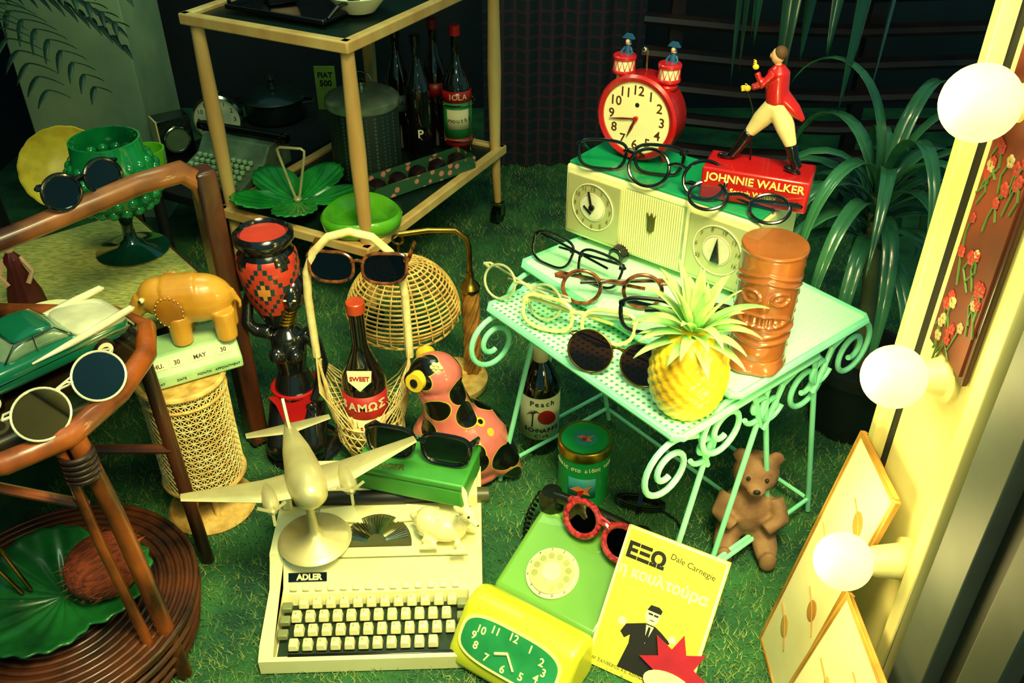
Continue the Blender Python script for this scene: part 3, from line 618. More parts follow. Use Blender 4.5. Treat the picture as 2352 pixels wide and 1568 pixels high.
B().lathe([(0,0),(.072,.0),(.075,.004),(.03,.014),(.014,.03),(.011,.06),(.018,.085),(.03,.092)],40).out('stem',mat('dark_green_glass','#06382a',.12,coat=.8),t,smooth=60)
gb=B().lathe([(.02,.09),(.055,.1),(.083,.13),(.09,.165),(.083,.2),(.07,.222),(.068,.25),(.064,.25),(.066,.222),(.076,.2),(.08,.165),(.07,.13),(.04,.105),(0,.1)],48).out('bowl',GGL,t,smooth=60)
b=B()
for i,z in enumerate([.118,.14,.162,.184,.204]):
    rr=.084*math.sqrt(max(.1,1-((z-.165)/.085)**2)) if z<.2 else .072
    for k in range(18):
        a=2*pi*(k+.5*(i%2))/18; b.sph((rr*cos(a),rr*sin(a),z),(.0125,.0125,.0115),10,6)
b.out('bubble_relief',GGL,gb)
t=thing('shell_bowl','round yellow ribbed bowl resting behind the goblet','bowl',(-1.045,1.98,.397),rot=(50,0,20))
B().lathe([(0,0),(.05,0),(.1,.03),(.125,.075),(.12,.078),(.095,.035),(.045,.008),(0,.008)],64,fn=lambda a,z:1+.02*abs(sin(9*a))).out('bowl_body',mat('yellow_glaze','#f0d848',.4,col2='#ccac2c'),t,smooth=60,loc=(0,.09,0)).scale=(.8,.8,.8)
t=thing('doll','small dark red costumed doll on the chair','doll',(-.98,1.56,.397),20)
B().lathe([(0,0),(.035,0),(.032,.03),(.014,.09),(.016,.11),(.008,.122),(0,.124)],24,fn=lambda a,z:1+.06*sin(9*a)).out('dress',mat('deep_red_dress','#5a1014',.5),t)
hd=B().sph((0,0,.135),(.012,.012,.015)).out('head',SKIN,t); B().sph((0,.003,.14),(.0135,.0135,.014)).out('hair',BLACK,hd)
for s in(-1,1): B().tube([(s*.014,0,.11),(s*.03,-.01,.08),(s*.018,-.02,.06)],.005,6).out('arm',SKIN,t)
t=thing('palm_plant','dark feathery palm plant hanging beside the pale pillar','plant',(-1.32,2.1,.88)); b=B()
for k in range(30):
    a=k*2.399; e=rad(5+R.random()*45); d=V((cos(a)*cos(e),sin(a)*cos(e),sin(e))); p=V((0,0,0)); dd=d.copy()
    for j in range(14):
        p=p+dd*.033; dd=(dd+V((0,0,-.10))).normalized(); sd=dd.cross(V((0,0,1))).normalized()
        for s in(-1,1): b.leaf(p,sd*s+dd*.6,.12*(1-j/22),.007,6,5,.2)
b.out('fronds',mat('deep_green_frond','#0f3a22',.5,col2='#061a14'),t,solid=.001); B().tube([(0,0,0),(0,0,-.88)],[.02,.03],8).out('trunk',DARK,t)
# ---------------------------------------------------------------- cane stool, calendar, elephant
t=thing('cane_stool','tall round woven cane plant stand with flared base','stand',(-.634,1.392,0))
b=B(); zt,zb,r0=.345,.10,.079
for i in range(17): 
    z=zb+(zt-zb)*i/16; b.ring((0,0,z),r0,.0013,4,48)
for k in range(36):
    a=2*pi*k/36; b.tube([(r0*cos(a),r0*sin(a),zb),(r0*cos(a),r0*sin(a),zt)],.0013,4)
    for s in(-1,1): b.tube([((r0+.001)*cos(a+s*i*2*pi/36),(r0+.001)*sin(a+s*i*2*pi/36),zb+(zt-zb)*i/16) for i in range(17)],.0011,4)
b.out('cane_webbing',CANE,t)
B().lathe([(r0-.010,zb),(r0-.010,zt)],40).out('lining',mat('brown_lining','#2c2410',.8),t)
for z,r_ in((zt,.006),(zb,.005),(zt-.03,.003)): B().ring((0,0,z),r0+.001,r_,8,40).out('hoop',STRAW,t)
B().lathe([(0,zt-.004),(r0,zt-.004),(r0,zt+.002),(0,zt+.002)],40).out('stand_top',STRAW,t)
B().lathe([(0,0),(.088,0),(.091,.006),(.086,.014),(.03,.016),(0,.016)],40).out('base',STRAW,t)
for k in range(6): a=k*pi/3; B().tube([(.05*cos(a),.05*sin(a),.014),(.035*cos(a),.035*sin(a),.055),(.05*cos(a),.05*sin(a),zb)],.006,8).out('spindle',STRAW,t)
t=thing('desk_calendar','mint green perpetual desk calendar on the cane stand','calendar',(-.618,1.415,.351),29)
MG=mat('sage_plastic','#b4dca0',.4,col2='#98c888')
B().prism([(-.05,0),(.05,0),(.05,.056),(-.02,.056),(-.05,.022)],-.09,.09).out('calendar_body',MG,t,rot=(90,0,90),bevel=.004)
ca=48.6
for x,s_,w in((-.063,'THU.',.034),(-.026,'30',.024),(.016,'MAY',.030),(.060,'30',.024)):
    o=B().box((0,0,0),(w,.015,.003)).out('date_window',PAPER,t,loc=(x,-.034,.0405),rot=(ca,0,0))
    letter(t,'lettering',[(s_,.0115,(x,-.0355,.0418),(ca,0,0))],INK,bold=.02)
letter(t,'lettering',[('DAY',.007,(-.063,-.0508,.012),(90,0,0)),('DATE',.007,(-.026,-.0508,.012),(90,0,0)),('MONTH',.007,(.016,-.0508,.012),(90,0,0)),('APPOINTMENT',.007,(.060,-.0508,.012),(90,0,0))],INK)
t=thing('toy_elephant','ochre leather toy elephant standing on the desk calendar','toy elephant',(-.598,1.442,.4075),12,scale=1.04)
EL=mat('ochre_leather','#e0a438',.35,coat=.3,col2='#c08422',ns=10,bump=.1)
b=B().sph((.012,0,.078),(.062,.040,.046)).tube([(.01,0,.09),(-.045,0,.094)],[.038,.034],16).sph((-.055,0,.090),(.034,.031,.036)).tube([(-.078,0,.086),(-.098,0,.064),(-.110,0,.042),(-.128,0,.030)],[.021,.015,.012,.009],12)
for x in(-.026,.052):
    for y in(-.022,.022): b.tube([(x,y,.06),(x,y,.002)],[.021,.0185],14)
b.tube([(.070,0,.088),(.082,0,.06),(.080,0,.045)],[.006,.004,.003],8)
eb=b.out('elephant_body',EL,t,voxel=.003,smit=4)
ELD=mat('darker_ochre_leather','#b8761a',.45,coat=.2,col2='#9c6214')
STI=mat('cream_stitching','#f4e08a',.6)
for s in(-1,1):
    er=B().sph((-.034,s*.0385,.078),(.025,.005,.036),20,12,rot=(s*-8,0,0)).out('ear',ELD,t)
    b=B()
    for k in range(20):
        a=2*pi*k/20; b.sph((-.034+.023*cos(a),s*.0425+s*.005*sin(a),.078+.033*sin(a)),(.0014,.0012,.0014),6,4)
    b.out('stitching',STI,er)
    ey=B().sph((-.078,s*.0245,.098),.005).out('eye',PAPER,t); B().sph((-.081,s*.028,.098),.0028).out('pupil',INK,ey)
# ---------------------------------------------------------------- rattan table bottom left
t=thing('rattan_table','brown rattan side table with glass top and shelf','table',(-.86,1.06,0))
TZ=.55
b=B(); b.tube([(-.5,-.16,TZ),(.05,-.16,TZ),(.17,-.135,TZ),(.235,-.08,TZ),(.270,.02,TZ),(.278,.12,TZ),(.255,.19,TZ),(.19,.23,TZ),(-.5,.26,TZ)],.017,14); b.out('top_hoop',RATT,t,smooth=60)
b=B().prism([(-.5,-.155),(.05,-.155),(.16,-.13),(.225,-.07),(.262,.02),(.27,.12),(.245,.18),(.19,.22),(-.5,.25)],TZ-.006,TZ+.006); b.out('table_top',mat('dark_table_glass','#2a1e10',.12,coat=.6,col2='#1c1408'),t)
B().tube([(.24,-.075,TZ-.01),(.255,-.07,.40),(.272,-.075,.2),(.285,-.08,0)],[.015,.014,.015,.014],12).out('leg',RATT,t,smooth=60)
B().tube([(.220,-.088,TZ-.02),(.232,-.095,.35),(.252,-.10,.15),(.262,-.105,0)],[.008,.008,.009,.009],10).out('leg',RATT,t,smooth=60)
B().tube([(.24,.18,TZ-.01),(.25,.18,.2),(.255,.18,0)],.013,12).out('leg',WOODD,t,smooth=60)
b=B()
for i in range(5): b.ring((.236,-.080,TZ-.03-i*.010),.022,.0045,6,20)
b.out('rattan_binding',mat('dark_cane_binding','#2a1410',.4,coat=.4),t)
B().tube([(.23,-.085,.42),(.10,-.12,.50),(-.1,-.14,.52),(-.4,-.15,.50)],.008,8).out('stretcher',RATT,t)
B().tube([(-.5,.17,.30),(.25,.175,.30)],.009,8).out('stretcher',WOODD,t)
t=thing('rattan_tray','dark round ridged rattan stool with concentric rings','stool',(-.79,1.04,0)); b=B()
b.lathe([(0,.108),(.235,.108),(.235,.118),(0,.118)],56)
for i in range(15): b.ring((0,0,.119),.025+.0148*i,.0052,8,56)
b.out('coiled_seat',DRATT,t,smooth=60)
for k in range(8): a=k*pi/4+.2; B().tube([(.22*cos(a),.22*sin(a),.115),(.20*cos(a),.20*sin(a),.0)],.009,8).out('leg',DRATT,t)
for z in(.03,.06,.09): B().ring((0,0,z),.236-(.12-z)*.2,.006,8,56).out('side_hoop',DRATT,t)
t=leafdish((-.775,1.045,.126),15,.150,'green leaf-shaped ceramic dish with metal handle on rattan stool',n=3,lift=.035,handle=False,lo=.72,m=DGREEN)
B().tube([(-.065,.01,.02),(-.085,.01,.09),(-.082,.01,.135),(-.074,.01,.14),(-.068,.01,.13),(-.05,.01,.025)],.0035,8).out('handle',BRASS,t)
t=thing('coconut','hairy reddish-brown coconut lying in the green leaf dish','coconut',(-.695,1.055,.196),rot=(0,-12,30))
HUSK=mat('coconut_husk','#9c401a',.8,col2='#581f0e',ns=30,stretch=(1,6,6),bump=.35,bs=50)
b=B().sph((0,0,0),(.064,.056,.056),32,20); b.out('coconut_shell',HUSK,t)
vs=[];fs=[]
for i in range(260):
    a=R.uniform(0,2*pi);c=R.uniform(-1,1);s=math.sqrt(1-c*c); p=V((.064*c,.056*s*cos(a),.056*s*sin(a))); q=p*1.04+V((R.uniform(-.02,.02),R.uniform(-.003,.003),R.uniform(-.003,.003))); w=V((0,.0004,.0004)); k=len(vs); vs+=[tuple(p-w),tuple(p+w),tuple(q)]; fs.append((k,k+1,k+2))
b=B().add(vs,fs); b.out('husk_fibres',mat('husk_fibre','#b8582a',.8,col2='#6a2a12'),t)
# model car
t=thing('model_car','green and cream vintage model car on rattan table','toy car',(-.728,1.120,TZ+.007),50,scale=.88)
CG=mat('dark_green_car_paint','#117050',.18,coat=1,col2='#0e6044',ns=3); CW=mat('cream_car_paint','#f0f0c8',.2,coat=1)
L2=.165
def body(secs):
    vs=[];n=20
    for x,w,z0,z1 in secs:
        for j in range(n):
            a=2*pi*j/n; e=.5; vs.append((x,w*math.copysign(abs(cos(a))**e,cos(a)),(z0+z1)/2+(z1-z0)/2*math.copysign(abs(sin(a))**e,sin(a))))
    fs=[(i*n+j,i*n+(j+1)%n,(i+1)*n+(j+1)%n,(i+1)*n+j) for i in range(len(secs)-1) for j in range(n)]+[tuple(range(n)),tuple(reversed(range((len(secs)-1)*n,len(secs)*n)))]
    return vs,fs
b=B().add(*body([(-L2,.036,.032,.052),(-L2+.010,.050,.024,.062),(-.12,.056,.018,.069),(-.06,.059,.018,.071),(0,.060,.018,.070),(.06,.060,.018,.069),(.11,.058,.018,.066),(L2-.01,.052,.022,.062),(L2,.042,.030,.054)])); b.out('car_body',CG,t,sub=1)
B().add(*body([(.060,.050,.060,.073),(.075,.0575,.052,.0745),(.11,.057,.050,.0715),(L2-.012,.052,.048,.066),(L2-.002,.044,.048,.060)])).out('boot_lid',CW,t,sub=1)
for s in(-1,1): B().tube([(-.02,s*.0585,.058),(.05,s*.0575,.062),(.12,s*.055,.068),(L2+.004,s*.052,.072),(L2+.010,s*.051,.070)],[.002,.006,.0075,.0065,.002],10).out('tail_fin',CW,t)
B().add(*body([(-.060,.040,.066,.070),(-.045,.0455,.062,.082),(-.028,.045,.062,.095),(.0,.0445,.062,.099),(.035,.044,.062,.095),(.055,.0445,.062,.080),(.066,.040,.062,.070)])).out('cabin_glass',mat('car_window','#a8c49a',.08,coat=1,col2='#5f7f66',ns=12),t,sub=1)
B().add(*body([(-.034,.038,.092,.098),(-.022,.043,.092,.104),(.0,.0445,.094,.107),(.030,.043,.092,.103),(.040,.038,.091,.097)])).out('roof',CG,t,sub=1)
b=B()
for s in(-1,1):
    b.tube([(-.056,s*.0455,.070),(-.033,s*.0445,.096),(.036,s*.0445,.096),(.060,s*.0455,.070)],.0016,6).tube([(0,s*.0465,.07),(0,s*.0455,.099)],.0015,5).tube([(-L2+.01,s*.057,.045),(L2-.01,s*.059,.047)],.0016,6)
for s in(-1,1): b.sph((-L2+.004,s*.036,.050),(.006,.009,.009))
b.out('chrome_trim',CHROME,t)
for x in(-L2-.004,L2+.006): B().tube([(x*.94,-.055,.03),(x,-.045,.03),(x*1.01,0,.03),(x,.045,.03),(x*.94,.055,.03)],.005,8).out('bumper',CHROME,t)
for x in(-.1,.1):
    for s in(-1,1):
        B().mt(0).cyl((x,s*.046,.021),(x,s*.06,.021),.021,n=24).mt(1).cyl((x,s*.0605,.021),(x,s*.061,.021),.015,n=24).mt(2).cyl((x,s*.061,.021),(x,s*.0625,.021),.008,n=16).out('wheel',[BLACK,PAPER,CHROME],t)
glasses((-.607,1.012,TZ+.012),62,'round',mat('white_acetate','#e4e4c4',.2,coat=.6),MIRL,'round mirrored sunglasses with white rims on rattan table',W=.185,lh=.036,rim=.0018,mode='fold',name='sunglasses',tilt=38)
t=thing('plate','painted plate with red, white and green zigzags on chair','plate',(-.86,1.40,.41),rot=(18,0,20))
B().lathe([(0,0),(.06,0),(.1,.014),(.1,.017),(.058,.005),(0,.005)],48).out('plate_body',WHITE,t)
b=B().mt(0).prism([(-.09,-.03),(-.03,-.07),(.0,-.02),(-.05,.02)],.0055,.0065).mt(1).prism([(-.08,.03),(-.04,.0),(0,.035),(.05,.0),(.08,.03),(.05,.05),(0,.06),(-.05,.05)],.006,.007); b.out('painted_motif',[RED,GREEN],t,loc=(0,0,.0))
# ---------------------------------------------------------------- statue
t=thing('statue','black statue of kneeling woman carrying a patterned jar','statue',(-.474,1.585,0),0)
BS=mat('black_lacquered_clay','#12161a',.18,coat=.8); BS_=BS
b=B().tube([(0,0,.13),(0,0,.17),(0,.0,.22),(0,0,.27),(0,.005,.31),(0,0,.33)],[.045,.048,.030,.037,.036,.016],18)
b.tube([(0,0,.32),(.012,0,.36),(.02,-.004,.385)],[.014,.0125,.013],12).sph((.026,-.006,.408),(.024,.028,.034)).sph((.026,-.034,.402),(.006,.007,.009)).sph((.026,-.031,.39),(.010,.005,.004)).sph((.002,0,.405),(.004,.007,.01)).sph((.05,0,.405),(.004,.007,.01))
for s in(-1,1): b.sph((s*.02,-.030,.275),(.016,.018,.017)).tube([(s*.026,-.005,.13),(s*.038,-.07,.055),(s*.04,-.075,.045)],[.036,.029,.022],14).tube([(s*.04,-.075,.04),(s*.034,-.01,.03),(s*.03,.05,.02)],[.023,.022,.013],12).sph((s*.03,.07,.016),(.014,.026,.012))
b.tube([(-.034,0,.315),(-.062,.0,.32),(-.078,.0,.34),(-.072,.01,.385),(-.058,.005,.42)],[.017,.015,.014,.012,.009],12)
b.tube([(.034,0,.315),(.058,0,.29),(.068,-.005,.235),(.058,-.03,.19),(.045,-.045,.165)],[.017,.015,.013,.011,.009],12)
b.out('body',BS,t,voxel=.0035,smit=4)
hand5((-.056,-.005,.43),(.2,-.2,1),.011,BS,t); hand5((.04,-.052,.155),(-.3,-.4,-1),.011,BS,t)
B().sph((.028,.006,.42),(.027,.03,.03)).sph((.035,.036,.43),(.018,.018,.018)).out('hair',BS,t)
b=B().sph((.017,-.032,.412),(.004,.002,.0022)).sph((.036,-.032,.412),(.004,.002,.0022)); b.out('eyes',PAPER,t)
b=B()
for i in range(5): b.ring((.004+i*.003,-.001,.342+i*.008),.0155,.003,6,24)
b.out('necklace',GOLD,t)
b=B(); b.prism([(-.05,.04),(.05,.04),(.035,.02),(.016,-.035),(0,-.05),(-.016,-.035),(-.035,.02)],0,.004); b.out('loincloth',RED,t,loc=(0,-.05,.135),rot=(75,0,0))
B().ring((0,0,.175),.0485,.005,6,30).out('belt',RED,t)
B().lathe([(0,0),(.08,0),(.085,.01),(.07,.016),(0,.016)],32,(0,-.01,0)).out('base',BS,t)
t2=thing('jar','black jar with red and green stepped diamond pattern on shoulder','jar',(-.492,1.60,.330),0,scale=1.03)
JR=mat('red_slip','#d8402c',.4,coat=.3);JG=mat('teal_slip','#0d3a3c',.4,coat=.3);JO=mat('orange_slip','#f09844',.4)
pr=[(0,0),(.024,0),(.036,.03),(.048,.065),(.056,.10),(.060,.135),(.058,.16),(.047,.175),(.05,.183),(.058,.192),(.058,.205),(.05,.212),(.044,.205),(.044,.18),(0,.17)]
def rp(z):
    for (r0_,z0_),(r1_,z1_) in zip(pr[1:9],pr[2:10]):
        if z0_<=z<=z1_: return r0_+(r1_-r0_)*(z-z0_)/(z1_-z0_)
    return .05
B().lathe(pr,48).out('jar_body',BS,t2,smooth=50)
b=B(); nn=44; rows=23
for j in range(rows):
    for i in range(nn):
        z0=.040+j*.0055; z1=z0+.0055; a0=2*pi*i/nn-pi/2-2*pi*5.5/nn;a1=a0+2*pi/nn; dx=abs((i%11)-5); dz=abs(j-11)/1.9; d=dx+int(dz)
        b.mt(2 if d<=1 else 1 if d==2 else 0 if d in(3,4) else 1 if d==5 else 0)
        if d>8: continue
        r_a=rp(z0)+.0008;r_b=rp(z1)+.0008; b.add([(r_a*cos(a0),r_a*sin(a0),z0),(r_a*cos(a1),r_a*sin(a1),z0),(r_b*cos(a1),r_b*sin(a1),z1),(r_b*cos(a0),r_b*sin(a0),z1)],[(0,1,2,3)])
b.out('diamond_pattern',[JR,JG,JO],t2)
B().lathe([(0,.171),(.0435,.172),(.0435,.204)],32).out('jar_lining',JR,t2)
# ---------------------------------------------------------------- wicker lamp
t=thing('table_lamp','wicker table lamp with domed shade hanging from brass arm','lamp',(-.098,1.83,0),0)
B().lathe([(0,0),(.08,0),(.086,.008),(.086,.024),(.075,.03),(0,.032)],40,(-.048,-.02,0)).out('base',STRAW,t)
b=B().mt(0).tube([(0,0,.03),(0,0,.27)],.017,14)
for k in range(6): b.tube([(.017*cos(k*pi/3+z*24),.017*sin(k*pi/3+z*24),.03+z) for z in [i*.012 for i in range(21)]],.0055,6)
b.out('column',mat('twisted_rattan','#b8823a',.45,col2='#6f4a1c',ns=20),t)
B().lathe([(.022,0),(.024,.01),(.018,.02),(.01,.03),(.009,.05)],24,(0,0,.265)).tube([(0,0,.30),(0,0,.38),(-.006,0,.405),(-.03,0,.425),(-.09,-.01,.43),(-.155,-.02,.425)],.0065,10).out('brass_arm',BRASS,t)
B().ring((-.158,-.02,.412),.012,.003,6,20,'y').tube([(-.158,-.02,.40),(-.158,-.02,.375)],.003,6).lathe([(.012,0),(.014,.02),(.006,.035),(0,.036)],16,(-.158,-.02,.345)).out('hook',BRASS,t)
b=B(); c=(-.158,-.02); 
def shr(v): return .022+.112*sin(v*pi/2)**.75
for i in range(18):
    v=i/17; z=.352-.140*v**1.35; b.ring((c[0],c[1],z),shr(v)*(1 if v<.9 else 1-.08*(v-.9)*10),.0025,6,48)
ls=b.out('lamp_shade',STRAW,t,label='domed open-weave wicker shade')
b=B()
for k in range(26):
    a=2*pi*k/26; b.tube([(c[0]+shr(v)*cos(a),c[1]+shr(v)*sin(a),.353-.140*v**1.35) for v in [j/8 for j in range(9)]]+[(c[0]+.118*cos(a+.12),c[1]+.118*sin(a+.12),.195)],.0018,5)
b.ring((c[0],c[1],.195),.120,.003,6,48); b.out('shade_ribs',STRAW,ls)
# ---------------------------------------------------------------- handled basket + bottle
t=thing('basket','tall straw basket with hooped handle holding a bottle','basket',(-.313,1.56,0),0)
b=B(); H_=.565; b.tube([(-.098,0,.27),(-.098,0,.42),(-.093,0,.475),(-.075,0,.52),(-.042,0,.554),(0,0,H_),(.042,0,.554),(.075,0,.52),(.093,0,.475),(.098,0,.42),(.098,0,.27)],.0085,10)
b.out('handle',mat('wrapped_cream_cane','#faeeb0',.5,col2='#e6cf86',ns=60),t,smooth=60)
b=B()
for s in(-1,1):
    for k in range(15):
        a=rad(-75+150*k/14); 
        b.tube([(s*.098,0,.31),(s*(.097-.006*abs(k-7)/7),.05*sin(a),.21),(s*.075*cos(a)+s*.004,.075*sin(a),.12)],.0013,4)
        b.tube([(s*.098,0,.27),(s*.085*cos(a*.6),.06*sin(a),.18),(s*.02*cos(a),(-.072 if k%2 else .072),.12)],.0012,4)
b.out('straw_strands',CANE,t)
b=B()
for z,r_ in((.012,.052),(.04,.062),(.07,.068),(.10,.073),(.125,.076)): b.ring((0,0,z),r_,.0024,5,40)
for k in range(24):
    for s in(-1,1): b.tube([((.05+.024*min(1,j/4))*cos(2*pi*k/24+s*j*.13),(.05+.024*min(1,j/4))*sin(2*pi*k/24+s*j*.13),.008+j*.015) for j in range(9)],.0013,4)
b.lathe([(0,0),(.052,0),(.054,.008),(0,.008)],24); b.out('basket_bowl',CANE,t)
t=bottle((-.318,1.56,.01),.395,.048,DGL,'dark sweet wine bottle with red label in basket',mat('red_cap','#d04a24',.35),nr=.016,shoulder=.55,cp=.945)
band(t,.0486,.095,.185,mat('red_label','#c02424')); band(t,.0494,.055,.125,LBL,-60,60)
letter(t,'lettering',arc_text('SAMΩΣ',.0502,.158,.028,k=.80),LBL,bold=.03); letter(t,'lettering',arc_text('MUSCAT',.0502,.098,.018,k=.75),INKR,bold=.02)
b=B().prism([(-.026,.018),(.026,.018),(.024,-.006),(0,-.028),(-.024,-.006)],0,.001); b.out('neck_label',LBL,t,loc=(0,-.043,.232),rot=(74,0,0)); letter(t,'lettering',[('SWEET',.0135,(0,-.0453,.233),(74,0,0))],INKR,bold=.03)
glasses((-.302,1.535,.462),-4,'cat',TORT,SUN,'cat-eye sunglasses hung on the basket handle',W=.195,lh=.030,rim=.0034,mode='hang',name='sunglasses',tl=.10,tilt=18)
# ---------------------------------------------------------------- spotted bird
t=thing('ceramic_bird','pink ceramic bird with black spots and yellow eye','ornament',(-.122,1.50,0),-8)
m=mat('pink_spotted_glaze','#d4604a',.25,coat=.6); nt=m.node_tree;N=nt.nodes;L=nt.links
vo=N.new('ShaderNodeTexVoronoi'); vo.inputs['Scale'].default_value=16; vo.inputs['Randomness'].default_value=.75; tc=N.new('ShaderNodeTexCoord'); L.new(tc.outputs['Object'],vo.inputs['Vector'])
r=N.new('ShaderNodeValToRGB'); e=r.color_ramp; e.interpolation='CONSTANT'; e.elements[0].position=0; e.elements[0].color=hx('#0a0a0a'); e.elements[1].position=.47; e.elements[1].color=hx('#c8b83a'); x_=e.elements.new(.50); x_.color=hx('#d8706a')
L.new(vo.outputs['Distance'],r.inputs[0]); L.new(r.outputs[0],N['Principled BSDF'].inputs['Base Color'])
b=B().sph((.012,0,.090),(.108,.090,.098)).sph((.01,0,.03),(.098,.082,.03)).tube([(.07,0,.08),(.115,-.01,.045),(.138,-.01,.015)],[.06,.035,.012],16).tube([(.0,-.01,.14),(-.01,-.012,.18),(-.018,-.015,.22),(-.028,-.015,.25)],[.066,.054,.048,.048],16).sph((-.032,-.015,.275),(.056,.050,.048)).sph((-.072,-.020,.262),(.026,.026,.022))
bb=b.out('bird_body',m,t,voxel=.004)
for s in(-1,1): 
    ey=B().cyl((-.058,-.015+s*.034,.286),(-.064,-.015+s*.053,.289),.020,n=20).out('eye',YEL,t); B().cyl((-.064,-.015+s*.053,.289),(-.065,-.015+s*.055,.2895),.009,n=16).out('pupil',INK,ey)
for (x,y,z) in((-.022,-.046,.316),(-.02,-.090,.09)):
    b=B()
    for k in range(6): a=k*pi/3; b.sph((x+.008*cos(a),y,z+.008*sin(a)),(.006,.004,.006),8,6)
    b.sph((x,y-.001,z),(.005,.004,.005),8,6); b.out('flower_relief',PAPER,t)
# ---------------------------------------------------------------- bottle, green tin
t=bottle((.062,1.59,0),.31,.044,DGL,'dark liqueur bottle with palm label under the table',BLACK,nr=.014,rz=5)
band(t,.0446,.05,.165,LBL); band(t,.0165,.240,.285,LBL,name='neck_band'); letter(t,'lettering',arc_text('Peach',.0456,.150,.019),INK,bold=.01); letter(t,'lettering',arc_text('SCHNAPPS',.0456,.076,.015,k=.72),INK,bold=.02); letter(t,'lettering',arc_text('Club',.0456,.060,.013),INK)
b=B().mt(0).sph((.010,-.0445,.113),(.020,.002,.020),20,10).mt(1).tube([(-.022,-.043,.088),(-.020,-.044,.126)],.0015,5)
for k in range(6): a=k*pi/5; b.tube([(-.020,-.0445,.126),(-.020+.008*cos(a),-.045,.130+.006*sin(a)),(-.020+.014*cos(a),-.0445,.126+.003*sin(a))],.001,4)
b.out('sun_and_palm_motif',[RED,INK],t)
t=thing('tin_canister','round green tin with gold rim and bird picture','tin',(.152,1.435,0),-8)
TG=mat('green_tin_print','#1cac54',.35,.1,coat=.3,col2='#149446',ns=5)
B().lathe([(0,0),(.053,0),(.054,.004),(.054,.135),(0,.135)],48).out('tin_body',TG,t)
B().lathe([(.0535,.128),(.057,.130),(.057,.150),(.055,.153),(.05,.153),(.05,.150)],48).out('rim',GOLD,t); B().lathe([(0,.149),(.05,.149),(.05,.151),(0,.151)],48).out('lid',TG,t)
def bird(loc,rot,s,par):
    b=B().mt(0).prism([(-.9*s,.1*s),(-.3*s,.4*s),(.1*s,.15*s),(.9*s,.6*s),(.45*s,-.05*s),(.7*s,-.5*s),(0,-.35*s),(-.5*s,-.1*s)],0,.0008).mt(1).prism([(-.3*s,-.1*s),(.2*s,.05*s),(.1*s,-.5*s),(-.3*s,-.6*s)],.0008,.0012); b.out('bird_emblem',[mat('orange_ink','#e8844a',.5),RED],par,loc=loc,rot=rot)
BGI=mat('blue_green_ink','#2a9aa0',.5)
B().cyl((0,0,.151),(0,0,.1515),.024,n=32).out('emblem_disc',BGI,t); bird((0,0,.1518),(0,0,0),.02,t)
band(t,.0546,.030,.085,BGI,-32,32,name='emblem_panel'); bird((0,-.0556,.056),(90,0,0),.026,t)
letter(t,'lettering',arc_text('εύσεις στο είδος τους',.0548,.108,.0125,k=.58),PAPER,bold=.015)
# ---------------------------------------------------------------- telephone
t=thing('telephone','olive green rotary telephone on the carpet','telephone',(.118,1.183,.004),-34)
PG=mat('olive_green_plastic','#74b04c',.35,coat=.3,col2='#629c3c',ns=3)
B().prism([(-.112,0),(.105,0),(.105,.070),(.06,.090),(.03,.082),(-.112,.03)],-.112,.112).out('phone_body',PG,t,rot=(90,0,90),bevel=.012,bseg=3)
for s in(-1,1): B().box((s*.055,.07,.090),(.02,.035,.025)).out('cradle',PG,t,bevel=.004)
b=B().tube([(-.09,.075,.118),(-.05,.075,.126),(.05,.075,.126),(.09,.075,.118)],[.014,.011,.011,.014],14)
for s in(-1,1): b.lathe([(0,-.03),(.025,-.03),(.027,-.01),(.02,.010),(0,.012)],24,(s*.098,.075,.118))
b.out('handset',mat('black_handset','#10140e',.3,coat=.4),t,smooth=60)
q=20.1
b=B().lathe([(0,0),(.050,0),(.051,.004),(.050,.006),(0,.006)],48); dp=b.out('dial_plate',PAPER,t,loc=(-.020,-.045,.053),rot=(q,0,0))
b=B().lathe([(.020,.006),(.042,.006),(.043,.010),(.019,.011)],48); b.out('finger_wheel',mat('pale_green_wheel','#dfe890',.3,coat=.4),dp)
b=B()
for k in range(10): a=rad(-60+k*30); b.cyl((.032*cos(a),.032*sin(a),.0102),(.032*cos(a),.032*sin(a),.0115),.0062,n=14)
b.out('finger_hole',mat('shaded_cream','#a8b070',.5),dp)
B().lathe([(0,.008),(.019,.008),(.019,.013),(0,.013)],32).out('dial_centre',PAPER,dp)
letter(dp,'numerals',[(str((k+1)%10),.0075,(.0465*cos(rad(60+k*30)),.0465*sin(rad(60+k*30)),.0065),(0,0,0)) for k in range(10)],INK)
pts=[]
for i in range(90): a=i*.75; s=i/89; pts.append((-.130-.010*sin(s*pi)+.006*cos(a),.09-.06*s,.085*(1-s)+.01+.006*sin(a)))
B().tube(pts,.0022,5).out('coiled_cord',BLACK,t)
RG=mat('red_glitter_acetate','#d0323c',.3,col2='#6a0f1c',ns=150,coat=.6)
glasses((.152,1.180,.100),-43,'round',RG,SUN,'round red glitter sunglasses lying on the telephone',W=.170,lh=.032,rim=.006,mode='fold',name='sunglasses',tilt=35)
t=thing('cable_bundle','bundled black electric cable on the carpet','cable',(.27,1.385,0),-15); b=B()
for k in range(8): b.ring((0,0,.008+.0035*k*.6),.036+.004*sin(k*2),.0024,6,28,sx=1.3,sy=.4+.05*(k%3))
b.box((0,0,.012),(.010,.042,.026)).tube([(.04,0,.01),(.08,-.02,.005),(.10,-.06,.004),(.09,-.11,.004)],.0024,6).out('cable_coil',BLACK,t)
